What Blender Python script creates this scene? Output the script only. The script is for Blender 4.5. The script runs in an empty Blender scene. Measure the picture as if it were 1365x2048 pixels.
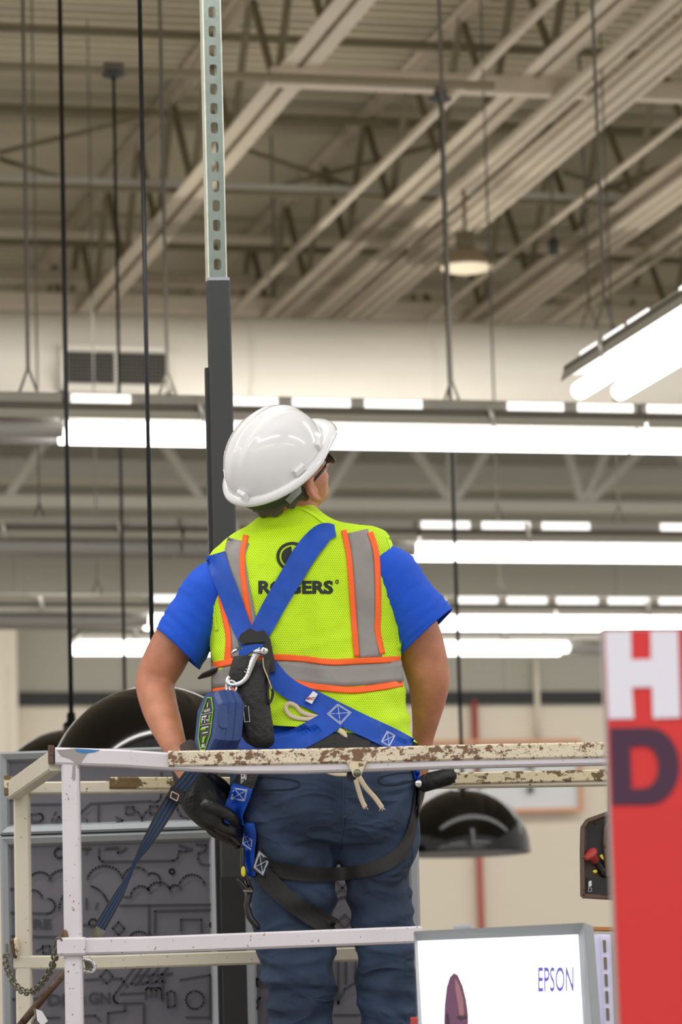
import bpy, bmesh, math, random
from mathutils import Vector, Matrix, noise
from mathutils.bvhtree import BVHTree
random.seed(7)
SC = bpy.context.scene
COL = SC.collection
V = Vector
# ------------------------------------------------------------------ camera
F = 7300.0                      # focal length in pixels of the 1365 x 2048 frame
CZ = 1.6
PITCH = math.atan(1126 / F); ROLL = -0.0275
CM = Matrix.Rotation(math.radians(90) + PITCH, 3, 'X') @ Matrix.Rotation(ROLL, 3, 'Z')
cd = bpy.data.cameras.new('camera'); cam = bpy.data.objects.new('camera', cd); COL.objects.link(cam)
cam.location = (0, 0, CZ); cam.rotation_euler = CM.to_euler()
cd.sensor_fit = 'VERTICAL'; cd.sensor_height = 36; cd.sensor_width = 24
cd.lens = F / 2048 * 36
cd.dof.use_dof = True; cd.dof.focus_distance = 8.35; cd.dof.aperture_fstop = 5.6
cd.clip_end = 200
SC.camera = cam
# ------------------------------------------------------------------ world, lights, exposure
W = bpy.data.worlds.new('world'); SC.world = W; W.use_nodes = True
W.node_tree.nodes['Background'].inputs[0].default_value = (1.0, 0.975, 0.93, 1)
W.node_tree.nodes['Background'].inputs[1].default_value = 0.74
SC.view_settings.view_transform = 'Standard'; SC.view_settings.look = 'None'
SC.view_settings.exposure = 0.0; SC.view_settings.gamma = 1; SC.view_settings.use_curve_mapping = False
TH = math.radians(14.1)
EX = V((math.cos(TH), math.sin(TH), 0)); EY = V((-math.sin(TH), math.cos(TH), 0)); EZ = V((0, 0, 1))
def area(name, loc, sx, sy, power, rot=(0, 0, 0), col=(1, .97, .93)):
    l = bpy.data.lights.new(name, 'AREA'); l.shape = 'RECTANGLE'; l.size = sx; l.size_y = sy
    l.energy = power; l.color = col
    o = bpy.data.objects.new(name, l); COL.objects.link(o); o.location = loc; o.rotation_euler = rot
    return o
for i, yy in enumerate((-3.0, 1.2, 5.2, 8.5)):      # the rows of strip lights overhead, above the frame
    for xx in (-6.5, 0, 6.5):
        p = EX * xx + EY * yy
        area('strip_or_back_light', (p.x, p.y, 4.95), 5.2, .18, 76, (0, 0, TH))
for yy in (21, 27, 32):                              # added back lights, not real rows, to brighten the far wall
    p = EX * 5 + EY * yy
    area('strip_or_back_light', (p.x, p.y, 6.2), 22, .3, 235, (math.radians(20), 0, TH))

# ------------------------------------------------------------------ helpers
def ray(px, py): return CM @ V(((px - 682.5) / F, -(py - 1024) / F, -1))
C0 = V((0, 0, CZ))
def P(px, py, D):
    r = ray(px, py); return C0 + r * (D / r.y)
def PZ(px, py, z):
    r = ray(px, py); return C0 + r * ((z - CZ) / r.z)
def srgb(r, g, b):
    f = lambda c: (c / 255 / 12.92) if c <= 10 else ((c / 255 + .055) / 1.055) ** 2.4
    return (f(r), f(g), f(b), 1)
ORI = {}
def finish(o, label=None, cat=None, group=None, kind=None):
    if label: o['label'] = label
    if cat: o['category'] = cat
    if group: o['group'] = group
    if kind: o['kind'] = kind
    return o
def thing(name, loc, label, cat, group=None):
    o = bpy.data.objects.new(name, None); o.empty_display_size = .1; COL.objects.link(o)
    o.location = loc; ORI[o.name] = V(loc)
    return finish(o, label, cat, group)
def obj(name, bm, mat, parent=None, smooth=False, label=None, cat=None, group=None, kind=None, origin=None):
    """bm in world coordinates; becomes ONE mesh object"""
    bmesh.ops.recalc_face_normals(bm, faces=bm.faces)
    me = bpy.data.meshes.new(name)
    if parent is not None: o0 = ORI[parent.name]
    elif origin is not None: o0 = V(origin)
    else:
        xs = [v.co for v in bm.verts]
        lo = [min(c[i] for c in xs) for i in range(3)]; hi = [max(c[i] for c in xs) for i in range(3)]
        o0 = V(((lo[0] + hi[0]) / 2, (lo[1] + hi[1]) / 2, lo[2]))
    bmesh.ops.translate(bm, verts=bm.verts, vec=-o0)
    bm.to_mesh(me); bm.free()
    for m in (mat if isinstance(mat, (list, tuple)) else [mat]): me.materials.append(m)
    if smooth:
        for p in me.polygons: p.use_smooth = True
    o = bpy.data.objects.new(name, me); COL.objects.link(o)
    if parent is not None: o.parent = parent
    else: o.location = o0
    ORI[o.name] = o0
    return finish(o, label, cat, group, kind)
def inst(name, me, M, parent):
    o = bpy.data.objects.new(name, me); COL.objects.link(o); o.parent = parent
    o.matrix_local = Matrix.Translation(-ORI[parent.name]) @ M
    return o
def B(): return bmesh.new()
def quadstrip(bm, rings, closed=True, cap=True, mi=0):
    vs = [[bm.verts.new(p) for p in r] for r in rings]
    n = len(rings[0])
    for a, b in zip(vs, vs[1:]):
        for i in range(n if closed else n - 1):
            j = (i + 1) % n
            try: bm.faces.new((a[i], a[j], b[j], b[i])).material_index = mi
            except ValueError: pass
    if cap and closed:
        for r in (vs[0], vs[-1]):
            try: bm.faces.new(r).material_index = mi
            except ValueError: pass
    return vs
def frame_for(d, up=EZ):
    d = d.normalized()
    if abs(d.dot(up)) > .97: up = V((1, 0, 0))
    s = d.cross(up).normalized(); u = s.cross(d).normalized()
    return s, u
def bar(bm, a, b, w, h, ch=.15, up=EZ, mi=0):
    """rectangular bar with chamfered edges, w sideways, h along up"""
    a = V(a); b = V(b); s, u = frame_for(b - a, up)
    c = min(w, h) * ch; x = w / 2; y = h / 2
    sec = [(-x + c, -y), (x - c, -y), (x, -y + c), (x, y - c), (x - c, y), (-x + c, y), (-x, y - c), (-x, -y + c)] if ch > 0 else [(-x, -y), (x, -y), (x, y), (-x, y)]
    quadstrip(bm, [[p + s * q[0] + u * q[1] for q in sec] for p in (a, b)], mi=mi)
def angle_bar(bm, a, b, w, t, flip=1, up=EZ):
    a = V(a); b = V(b); s, u = frame_for(b - a, up); s = s * flip
    sec = [(0, 0), (w, 0), (w, t), (t, t), (t, w), (0, w)]
    quadstrip(bm, [[p + s * q[0] + u * q[1] for q in sec] for p in (a, b)])
def box(bm, c, ax, ay, az, ch=0):
    """ax, ay, az full-size vectors"""
    bar(bm, V(c) - V(ax) / 2, V(c) + V(ax) / 2, V(ay).length, V(az).length, ch, up=V(az).normalized())
def cr(pts, n=6):
    """Catmull-Rom through tuples of any length"""
    out = []
    k = len(pts)
    for i in range(k - 1):
        p0 = pts[max(i - 1, 0)]; p1 = pts[i]; p2 = pts[i + 1]; p3 = pts[min(i + 2, k - 1)]
        for j in range(n):
            t = j / n
            out.append(tuple(.5 * ((2 * b) + (-a + c) * t + (2 * a - 5 * b + 4 * c - d) * t * t + (-a + 3 * b - 3 * c + d) * t ** 3) for a, b, c, d in zip(p0, p1, p2, p3)))
    out.append(tuple(pts[-1])); return out
def tube(bm, pts, rad, n=8, cap=True, flat=1.0, up=EZ, mi=0, rnd=False):
    pts = [V(p) for p in pts]; k = len(pts)
    rs = [rad] * k if isinstance(rad, (int, float)) else list(rad)
    rings = []; prev = None
    for i, p in enumerate(pts):
        d = (pts[min(i + 1, k - 1)] - pts[max(i - 1, 0)])
        if prev is None: s, u = frame_for(d, up)
        else:
            d.normalize(); u = prev - d * prev.dot(d)
            if u.length < 1e-5: s, u = frame_for(d, up)
            u.normalize(); s = d.cross(u).normalized()
        prev = u
        rings.append([p + (s * math.cos(2 * math.pi * j / n) + u * math.sin(2 * math.pi * j / n) * flat) * rs[i] for j in range(n)])
    if rnd:
        for end in (0, -1):
            q = pts[end]; o = pts[1 if end == 0 else -2]; dd = (q - o).normalized(); base = rings[end]; r = rs[end]
            extra = [[q + (v - q) * math.cos(a) + dd * r * math.sin(a) for v in base] for a in (.5, 1.0, 1.4)]
            rings = (extra[::-1] + rings) if end == 0 else (rings + extra)
    quadstrip(bm, rings, True, cap, mi)
def lathe(bm, c, prof, n=32, axis=EZ, closed_ends=False, mi=0):
    axis = V(axis).normalized(); s, u = frame_for(axis, V((0, 1, 0)) if abs(axis.y) < .9 else EZ)
    rings = [[V(c) + axis * h + (s * math.cos(2 * math.pi * j / n) + u * math.sin(2 * math.pi * j / n)) * r for j in range(n)] for r, h in prof]
    quadstrip(bm, rings, True, closed_ends, mi)
def ellipsoid(bm, c, ax, ay, az, nu=20, nv=12):
    c = V(c); rings = []
    for i in range(nv + 1):
        a = -math.pi / 2 + math.pi * i / nv
        a = max(min(a, math.pi / 2 - .02), -math.pi / 2 + .02)
        rings.append([c + V(ax) * (math.cos(a) * math.cos(2 * math.pi * j / nu)) + V(ay) * (math.cos(a) * math.sin(2 * math.pi * j / nu)) + V(az) * math.sin(a) for j in range(nu)])
    quadstrip(bm, rings)
def extrude_poly(bm, pts, vec, mi=0):
    a = [bm.verts.new(V(p)) for p in pts]; b = [bm.verts.new(V(p) + V(vec)) for p in pts]
    n = len(a); bm.faces.new(a).material_index = mi; bm.faces.new(b[::-1]).material_index = mi
    for i in range(n): bm.faces.new((a[i], b[i], b[(i + 1) % n], a[(i + 1) % n])).material_index = mi
def remesh(bm, vox, smooth=4, subd=0):
    bmesh.ops.recalc_face_normals(bm, faces=bm.faces)
    me = bpy.data.meshes.new('tmp'); bm.to_mesh(me); bm.free()
    o = bpy.data.objects.new('tmp', me); COL.objects.link(o)
    m = o.modifiers.new('r', 'REMESH'); m.mode = 'VOXEL'; m.voxel_size = vox; m.use_smooth_shade = True
    if smooth:
        s = o.modifiers.new('s', 'SMOOTH'); s.factor = .5; s.iterations = smooth
    dg = bpy.context.evaluated_depsgraph_get(); dg.update()
    me2 = bpy.data.meshes.new_from_object(o.evaluated_get(dg))
    nb = bmesh.new(); nb.from_mesh(me2)
    bpy.data.objects.remove(o); bpy.data.meshes.remove(me); bpy.data.meshes.remove(me2)
    return nb
# ---------------------------------------------------------------- materials
MATS = {}
def mat(name, col, rough=.5, metal=0, spec=None, emit=0, ecol=None, coat=0, bump=None, vary=None, trans=0, alpha=1):
    """bump=(scale,strength,stretch) noise; vary=(scale,amount)"""
    m = bpy.data.materials.new(name); m.use_nodes = True; nt = m.node_tree; p = nt.nodes['Principled BSDF']
    p.inputs['Base Color'].default_value = col; p.inputs['Roughness'].default_value = rough; p.inputs['Metallic'].default_value = metal
    if spec is not None: p.inputs['Specular IOR Level'].default_value = spec
    if emit: p.inputs['Emission Color'].default_value = ecol or col; p.inputs['Emission Strength'].default_value = emit
    if coat: p.inputs['Coat Weight'].default_value = coat; p.inputs['Coat Roughness'].default_value = .04
    if trans: p.inputs['Transmission Weight'].default_value = trans
    if alpha < 1: p.inputs['Alpha'].default_value = alpha
    tc = nt.nodes.new('ShaderNodeTexCoord')
    if vary:
        n = nt.nodes.new('ShaderNodeTexNoise'); n.inputs['Scale'].default_value = vary[0]; n.inputs['Detail'].default_value = 5
        nt.links.new(tc.outputs['Object'], n.inputs['Vector'])
        r = nt.nodes.new('ShaderNodeMapRange'); r.inputs['From Min'].default_value = .3; r.inputs['From Max'].default_value = .7
        r.inputs['To Min'].default_value = 1 - vary[1]; r.inputs['To Max'].default_value = 1 + vary[1]
        nt.links.new(n.outputs['Fac'], r.inputs['Value'])
        x = nt.nodes.new('ShaderNodeVectorMath'); x.operation = 'SCALE'; x.inputs[0].default_value = col[:3]
        nt.links.new(r.outputs[0], x.inputs['Scale']); nt.links.new(x.outputs[0], p.inputs['Base Color'])
    if bump:
        n = nt.nodes.new('ShaderNodeTexNoise'); n.inputs['Scale'].default_value = bump[0]; n.inputs['Detail'].default_value = 4
        mp = nt.nodes.new('ShaderNodeMapping'); mp.inputs['Scale'].default_value = bump[2] if len(bump) > 2 else (1, 1, 1)
        nt.links.new(tc.outputs['Object'], mp.inputs['Vector']); nt.links.new(mp.outputs[0], n.inputs['Vector'])
        b = nt.nodes.new('ShaderNodeBump'); b.inputs['Strength'].default_value = bump[1]; b.inputs['Distance'].default_value = .01
        nt.links.new(n.outputs['Fac'], b.inputs['Height']); nt.links.new(b.outputs[0], p.inputs['Normal'])
    MATS[name] = m; return m
def emitter(name, col, s):
    m = mat(name, (0.8, 0.8, 0.8, 1) if s > 1 else (.03, .03, .03, 1), .4, emit=s, ecol=col); return m
def math_node(nt, op, a=None, b=None, av=None, bv=None):
    n = nt.nodes.new('ShaderNodeMath'); n.operation = op
    if a is not None: nt.links.new(a, n.inputs[0])
    elif av is not None: n.inputs[0].default_value = av
    if b is not None: nt.links.new(b, n.inputs[1])
    elif bv is not None: n.inputs[1].default_value = bv
    return n.outputs[0]
def peel(name, paint, rust, amount, scale=22, speck=.0, stretch=(1, 1, 1), rough=.45):
    """chipped paint: noise patches of rust showing through"""
    m = bpy.data.materials.new(name); m.use_nodes = True; nt = m.node_tree; p = nt.nodes['Principled BSDF']
    tc = nt.nodes.new('ShaderNodeTexCoord'); mp = nt.nodes.new('ShaderNodeMapping'); mp.inputs['Scale'].default_value = stretch
    nt.links.new(tc.outputs['Object'], mp.inputs['Vector'])
    n1 = nt.nodes.new('ShaderNodeTexNoise'); n1.inputs['Scale'].default_value = scale; n1.inputs['Detail'].default_value = 9; n1.inputs['Roughness'].default_value = .68
    n2 = nt.nodes.new('ShaderNodeTexNoise'); n2.inputs['Scale'].default_value = scale * 4.5; n2.inputs['Detail'].default_value = 2
    n3 = nt.nodes.new('ShaderNodeTexNoise'); n3.inputs['Scale'].default_value = scale * .22; n3.inputs['Detail'].default_value = 3
    for n in (n1, n2, n3): nt.links.new(mp.outputs[0], n.inputs['Vector'])
    s = math_node(nt, 'ADD', n1.outputs['Fac'], math_node(nt, 'MULTIPLY', n3.outputs['Fac'], bv=.35))
    g = math_node(nt, 'GREATER_THAN', s, bv=.9 - amount)
    k = math_node(nt, 'GREATER_THAN', n2.outputs['Fac'], bv=.76 - speck)
    f = math_node(nt, 'MAXIMUM', g, k)
    ru = nt.nodes.new('ShaderNodeMixRGB'); ru.inputs[1].default_value = rust; ru.inputs[2].default_value = tuple(c * 2.0 for c in rust[:3]) + (1,)
    nt.links.new(n2.outputs['Fac'], ru.inputs[0])
    pa = nt.nodes.new('ShaderNodeMixRGB'); pa.inputs[1].default_value = paint; pa.inputs[2].default_value = tuple(c * .78 for c in paint[:3]) + (1,)
    nt.links.new(n3.outputs['Fac'], pa.inputs[0])
    mx = nt.nodes.new('ShaderNodeMixRGB'); nt.links.new(f, mx.inputs[0]); nt.links.new(pa.outputs[0], mx.inputs[1]); nt.links.new(ru.outputs[0], mx.inputs[2])
    nt.links.new(mx.outputs[0], p.inputs['Base Color'])
    r = math_node(nt, 'MULTIPLY_ADD', f, bv=.4); r.node.inputs[2].default_value = rough; nt.links.new(r, p.inputs['Roughness'])
    b = nt.nodes.new('ShaderNodeBump'); b.inputs['Strength'].default_value = .6; b.inputs['Distance'].default_value = .002; b.invert = True
    nt.links.new(f, b.inputs['Height']); nt.links.new(b.outputs[0], p.inputs['Normal'])
    return m
def webbing(name, col, per=900, axis='Z', rough=.55, sheen=0):
    m = mat(name, col, rough, vary=(30, .12)); nt = m.node_tree; p = nt.nodes['Principled BSDF']
    tc = nt.nodes.new('ShaderNodeTexCoord'); w = nt.nodes.new('ShaderNodeTexWave'); w.wave_type = 'BANDS'; w.bands_direction = axis
    w.inputs['Scale'].default_value = per / 20; w.inputs['Distortion'].default_value = .2
    nt.links.new(tc.outputs['Object'], w.inputs['Vector'])
    b = nt.nodes.new('ShaderNodeBump'); b.inputs['Strength'].default_value = .35; b.inputs['Distance'].default_value = .0015
    nt.links.new(w.outputs['Fac'], b.inputs['Height']); nt.links.new(b.outputs[0], p.inputs['Normal'])
    if sheen: p.inputs['Sheen Weight'].default_value = sheen
    return m
def mesh_cloth(name, col, hole, per=.0052, sub=.0):
    """knitted mesh with a lattice of small dark holes (object space x / z)"""
    m = bpy.data.materials.new(name); m.use_nodes = True; nt = m.node_tree; p = nt.nodes['Principled BSDF']
    tc = nt.nodes.new('ShaderNodeTexCoord'); sx = nt.nodes.new('ShaderNodeSeparateXYZ'); nt.links.new(tc.outputs['Object'], sx.inputs[0])
    k = 2 * math.pi / per / 1.0
    a = math_node(nt, 'COSINE', math_node(nt, 'MULTIPLY', sx.outputs['X'], bv=k))
    b = math_node(nt, 'COSINE', math_node(nt, 'MULTIPLY', sx.outputs['Z'], bv=k * .62))
    s = math_node(nt, 'MULTIPLY', a, b)            # staggered lattice
    nz = nt.nodes.new('ShaderNodeTexNoise'); nz.inputs['Scale'].default_value = 9; nt.links.new(tc.outputs['Object'], nz.inputs['Vector'])
    s2 = math_node(nt, 'ADD', s, math_node(nt, 'MULTIPLY', nz.outputs['Fac'], bv=.5))
    mr = nt.nodes.new('ShaderNodeMapRange'); mr.inputs['From Min'].default_value = .62; mr.inputs['From Max'].default_value = .95
    nt.links.new(s2, mr.inputs['Value'])
    mx = nt.nodes.new('ShaderNodeMixRGB'); mx.inputs[1].default_value = col; mx.inputs[2].default_value = hole
    nt.links.new(mr.outputs[0], mx.inputs[0]); nt.links.new(mx.outputs[0], p.inputs['Base Color'])
    p.inputs['Roughness'].default_value = .7
    bb = nt.nodes.new('ShaderNodeBump'); bb.inputs['Strength'].default_value = .4; bb.inputs['Distance'].default_value = .001; bb.invert = True
    nt.links.new(mr.outputs[0], bb.inputs['Height'])
    n4 = nt.nodes.new('ShaderNodeTexNoise'); n4.inputs['Scale'].default_value = 14; nt.links.new(tc.outputs['Object'], n4.inputs['Vector'])
    b2 = nt.nodes.new('ShaderNodeBump'); b2.inputs['Strength'].default_value = .5; b2.inputs['Distance'].default_value = .02
    nt.links.new(n4.outputs['Fac'], b2.inputs['Height']); nt.links.new(b2.outputs[0], bb.inputs['Normal'])
    nt.links.new(bb.outputs[0], p.inputs['Normal'])
    return m
def denim_mat():
    m = mat('blue_denim', srgb(46, 62, 86), .85); nt = m.node_tree; p = nt.nodes['Principled BSDF']
    tc = nt.nodes.new('ShaderNodeTexCoord')
    def nz(sc, det, stretch=(1, 1, 1), rough=.5):
        mp = nt.nodes.new('ShaderNodeMapping'); mp.inputs['Scale'].default_value = stretch; nt.links.new(tc.outputs['Object'], mp.inputs['Vector'])
        n = nt.nodes.new('ShaderNodeTexNoise'); n.inputs['Scale'].default_value = sc; n.inputs['Detail'].default_value = det; n.inputs['Roughness'].default_value = rough
        n.inputs['Distortion'].default_value = .6; nt.links.new(mp.outputs[0], n.inputs['Vector']); return n.outputs['Fac']
    a = nz(7, 4); w = nz(260, 3, (1, 1, 3)); r = nt.nodes.new('ShaderNodeValToRGB')
    r.color_ramp.elements[0].position = .35; r.color_ramp.elements[0].color = srgb(32, 42, 62); r.color_ramp.elements[1].position = .68; r.color_ramp.elements[1].color = srgb(54, 74, 102)
    s = math_node(nt, 'ADD', math_node(nt, 'MULTIPLY', a, bv=.75), math_node(nt, 'MULTIPLY', w, bv=.25)); nt.links.new(s, r.inputs[0]); nt.links.new(r.outputs[0], p.inputs['Base Color'])
    rd = math_node(nt, 'ABSOLUTE', math_node(nt, 'SUBTRACT', nz(6.5, 2, (1, 1, 1.7)), bv=.5))
    b1 = nt.nodes.new('ShaderNodeBump'); b1.inputs['Strength'].default_value = .9; b1.inputs['Distance'].default_value = .05; b1.invert = True; nt.links.new(rd, b1.inputs['Height'])
    b2 = nt.nodes.new('ShaderNodeBump'); b2.inputs['Strength'].default_value = .4; b2.inputs['Distance'].default_value = .003; nt.links.new(nz(60, 4), b2.inputs['Height']); nt.links.new(b1.outputs[0], b2.inputs['Normal'])
    nt.links.new(b2.outputs[0], p.inputs['Normal']); return m
M = dict(
    deck=mat('painted_deck', srgb(193, 184, 160), .7, vary=(1.2, .06)),
    steel=mat('painted_steel', srgb(200, 188, 168), .6, vary=(2, .05)),
    steel_d=mat('dark_or_shaded_steel', srgb(122, 112, 88), .7, vary=(2, .1)),  # dark steel; on the joist webs their shade is put into this colour
    steel_g=mat('grey_steel', srgb(190, 187, 177), .6),
    dark=mat('dark_bracket', srgb(50, 50, 50), .6),
    duct=mat('duct_paint', srgb(208, 202, 190), .42, vary=(1.5, .03)),
    wall_up=mat('upper_wall', srgb(176, 173, 161), .8, vary=(.6, .03)),
    wall_lo=mat('lower_wall', srgb(232, 222, 204), .8, vary=(.6, .02)),
    black_band=mat('black_band', srgb(38, 38, 40), .6),
    red_line=mat('red_pipe_paint', srgb(176, 82, 76), .5),
    floor=mat('store_floor', srgb(150, 146, 138), .35, vary=(.8, .05)),
    grille=mat('grille_dark', srgb(30, 30, 30), .6),
    tube=emitter('lit_tube', (1, .98, 1, 1), 5.5),
    tube_off=mat('unlit_tube', srgb(190, 187, 180), .35),
    slot=emitter('lit_slot', (1, .98, .95, 1), 1.25),
    housing=mat('fixture_housing', srgb(112, 104, 92), .5),
    reflector=mat('fixture_reflector', srgb(190, 186, 176), .35),
    clip=mat('bright_clip', srgb(225, 222, 215), .3, metal=.4),
    cable=mat('black_cable', srgb(24, 26, 32), .45),
    wire=mat('grey_wire', srgb(96, 92, 84), .6),
    dome=mat('glossy_black', srgb(8, 8, 9), .1, spec=.4, coat=.15),
    dome_in=mat('dome_rim', srgb(190, 190, 192), .3),
    lens=mat('bay_lens', srgb(226, 212, 184), .4, emit=.25, ecol=(1, .85, .62, 1)),
    bay=mat('bay_housing', srgb(140, 124, 98), .6),
    galv=mat('galvanised', srgb(226, 230, 214), .3, metal=.25, bump=(60, .1), vary=(25, .12)),  # strut flanges: bright metal gleam put into a paler colour
    galv_shaded=mat('galvanised_shaded', srgb(124, 134, 128), .42, metal=.55, bump=(60, .1), vary=(25, .1)),  # same metal, front face shade put into a darker colour
    post=mat('charcoal_powder_coat', srgb(44, 45, 48), .45, bump=(900, .12)),
    post_b=mat('black_post', srgb(34, 34, 36), .4),
    frame=mat('anodised_frame', srgb(156, 160, 166), .5, metal=.15, vary=(4, .04)),
    panel=mat('grey_print', srgb(96, 94, 103), .65, vary=(3, .03)),
    art=mat('dark_print', srgb(52, 52, 58), .65),
    hat=mat('white_hard_hat', srgb(232, 233, 236), .16, coat=.5),
    skin=mat('skin', srgb(186, 124, 96), .5, vary=(26, .14), bump=(160, .15)),
    hair=mat('grey_hair', srgb(96, 86, 76), .7, bump=(300, .8)),
    foam=mat('dark_headband', srgb(56, 66, 52), .8),
    hatband=mat('grey_suspension', srgb(158, 164, 160), .5),
    glass=mat('dark_glasses', srgb(16, 16, 20), .12, coat=.5),
    lime=mesh_cloth('lime_mesh', srgb(206, 246, 12), srgb(112, 150, 10)),
    lime_s=mat('lime_binding', srgb(206, 248, 14), .6),
    orange=mat('orange_trim', srgb(255, 100, 28), .55, vary=(12, .06)),
    silver=mat('reflective_tape', srgb(142, 138, 136), .5, vary=(20, .05), bump=(25, .3)),
    shirt=mat('blue_jersey', srgb(8, 80, 205), .8, vary=(10, .08), bump=(12, .55)),
    denim=denim_mat(),
    seam=mat('denim_seam', srgb(46, 64, 86), .8),
    blue_web=webbing('blue_webbing', srgb(4, 76, 186), 4200, 'DIAGONAL'),
    black_web=webbing('black_webbing', srgb(32, 31, 32), 3200, 'DIAGONAL'),
    lan_blue=mat('lanyard_blue', srgb(10, 92, 170), .7),
    black=mat('black_fabric', srgb(26, 26, 28), .6, bump=(60, .6)),
    plastic=mat('black_plastic', srgb(24, 24, 26), .3),
    glove=mat('black_glove', srgb(22, 22, 24), .38, bump=(35, .6)),
    chrome=mat('chrome', srgb(225, 226, 230), .12, metal=1),
    srl=mat('blue_housing', srgb(42, 66, 122), .42, bump=(80, .1)),
    thread=mat('white_thread', srgb(205, 212, 235), .7),
    green=mat('green_print', srgb(150, 220, 40), .6),
    white=mat('white_print', srgb(225, 225, 228), .6),
    cotton=mat('cotton_tie', srgb(214, 198, 172), .85),
    cuff=mat('glove_cuff', srgb(60, 52, 48), .7),
    ink=mat('black_ink', srgb(30, 40, 34), .7),
    rail=peel('chipped_rail', srgb(226, 214, 190), srgb(100, 76, 60), .185, 48, .12, (1, 1, 1.3)),
    rail2=peel('chipped_rail_rear', srgb(224, 212, 178), srgb(92, 76, 52), .20, 26, .07, (1, 1, 1.4)),
    paint=peel('white_paint_specks', srgb(222, 216, 224), srgb(86, 52, 40), -.065, 30, .045),
    paint2=peel('cream_paint_specks', srgb(222, 214, 196), srgb(86, 62, 44), -.045, 24, .045),
    rust=peel('rusty_steel', srgb(92, 68, 50), srgb(44, 34, 28), .12, 30, .1),
    chain=mat('tarnished_chain', srgb(118, 116, 100), .35, metal=.8, vary=(60, .3)),
    boxm=peel('dirty_brown_box', srgb(92, 72, 58), srgb(40, 30, 24), .12, 22, .06, rough=.35),
    red=mat('sign_red', srgb(224, 52, 52), .55),
    red2=mat('sign_red_lower', srgb(218, 48, 50), .5),
    white_sign=mat('sign_white', srgb(236, 234, 248), .55),
    plum=mat('sign_plum', srgb(72, 38, 66), .55),
    edge=mat('sign_edge', srgb(176, 170, 168), .6),
    estop=mat('red_button', srgb(170, 58, 52), .6),
    yellow=mat('yellow_plate', srgb(222, 206, 40), .5),
    screen=emitter('lit_screen', (.97, .97, 1, 1), 1.5),
    lav=mat('lavender_white', srgb(214, 214, 240), .5),
    lcd=emitter('logo_blue', srgb(108, 104, 214), .75),
    face1=emitter('print_face', srgb(150, 84, 128), .42),
    face2=emitter('print_face_light', srgb(206, 140, 150), .5),
    face3=emitter('print_face_dark', srgb(84, 44, 78), .3),
    blue_paint=mat('blue_smear', srgb(50, 120, 180), .5), grey_paint=mat('grey_smear', srgb(150, 145, 145), .6),
    lightwall=mat('white_wall_poster', srgb(226, 229, 232), .4),
    clear=mat('clear_plastic', srgb(170, 175, 185), .25, alpha=.75),
    oran_edge=mat('pale_orange_frame', srgb(222, 160, 120), .6),
    beige=mat('beige_case', srgb(176, 172, 160), .6),
)
# ================================================================= structure
ZF = 0.0
ZB, ZT = 7.2, 7.95                              # bottom and top chords of the roof joists
def bld(x, y, z): return EX * x + EY * y + EZ * z
def tob(p): return (V(p).dot(EX), V(p).dot(EY))
b = B(); box(b, bld(4, 15, -.05), EX * 34, EY * 60, EZ * .1); obj('floor', b, M['floor'], kind='structure')
# ceiling: trapezoidal metal deck, ribs along the light rows
b = B()
pts = []; y = 6.0
while y < 38:
    pts += [(y, 0), (y + .05, 0), (y + .062, .065), (y + .14, .065)]; y += .152
vs0 = [b.verts.new(bld(-7, y, 8.02 + z)) for y, z in pts]; vs1 = [b.verts.new(bld(16, y, 8.02 + z)) for y, z in pts]
for i in range(len(pts) - 1): b.faces.new((vs0[i], vs0[i + 1], vs1[i + 1], vs1[i]))
obj('ceiling', b, M['deck'], kind='structure')
YW = tob(P(682, 1300, 36))[1]
def PW(px, py, off=0.0):                         # point on the far wall
    r = ray(px, py); t = (YW - off) / r.dot(EY); return C0 + r * t
zband = PW(682, 1397).z; zbeam = PW(682, 1035).z
b = B(); box(b, bld(4, YW + .15, (zband + 8.1) / 2), EX * 34, EY * .3, EZ * (8.1 - zband)); obj('wall_back_upper', b, M['wall_up'], kind='structure')
b = B(); box(b, bld(4, YW + .15, zband / 2), EX * 34, EY * .3, EZ * zband); obj('wall_back_lower', b, M['wall_lo'], kind='structure')
b = B(); box(b, bld(4, YW - .03, zband), EX * 34, EY * .06, EZ * .125); obj('trim_1', b, M['black_band'], kind='structure')
b = B(); bar(b, bld(-10, YW - 4.0, zbeam - .25), bld(20, YW - 4.0, zbeam - .25), .3, .2, .1); obj('trim_2', b, M['steel_g'], kind='structure')
for px in (38, 245, 470, 745, 1010, 1240):       # wall panel joints
    p = PW(px, 1200); b = B(); bar(b, (p.x, p.y - .01, zband), (p.x, p.y - .01, 8.0), .025, .012, 0, up=EY)
    obj('trim_%d' % (3 + [38, 245, 470, 745, 1010, 1240].index(px)), b, M['steel_g'], kind='structure')
# pilaster at the left edge of the far wall
p = PW(4, 1370, .25); b = B(); bar(b, (p.x - .05, p.y, 0), (p.x - .05, p.y, PW(10, 1232).z), .36, .3, .03, up=EY)
bar(b, (p.x - .05, p.y - .17, 0), (p.x - .05, p.y - .17, PW(10, 1340).z), .2, .05, .03, up=EY)
obj('wall_pilaster', b, M['wall_lo'], kind='structure')
# red riser pipe on the wall
a = PW(949, 1402, .06); c = PW(972, 1870, .06)
b = B(); tube(b, [(a.x, a.y, 0), (a.x, a.y, a.z)], .032, 12)
obj('sprinkler_riser', b, M['red_line'], smooth=True, label='thin red vertical pipe on the beige far wall behind the right pendant lamp', cat='pipe')
a = PW(1072, 1320, .06); b = B(); tube(b, [(a.x, a.y, PW(1078, 1480, .06).z), (a.x, a.y, a.z)], .028, 10)
obj('conduit', b, M['wall_lo'], smooth=True, label='pale vertical conduit crossing the black band of the far wall', cat='conduit')
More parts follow.
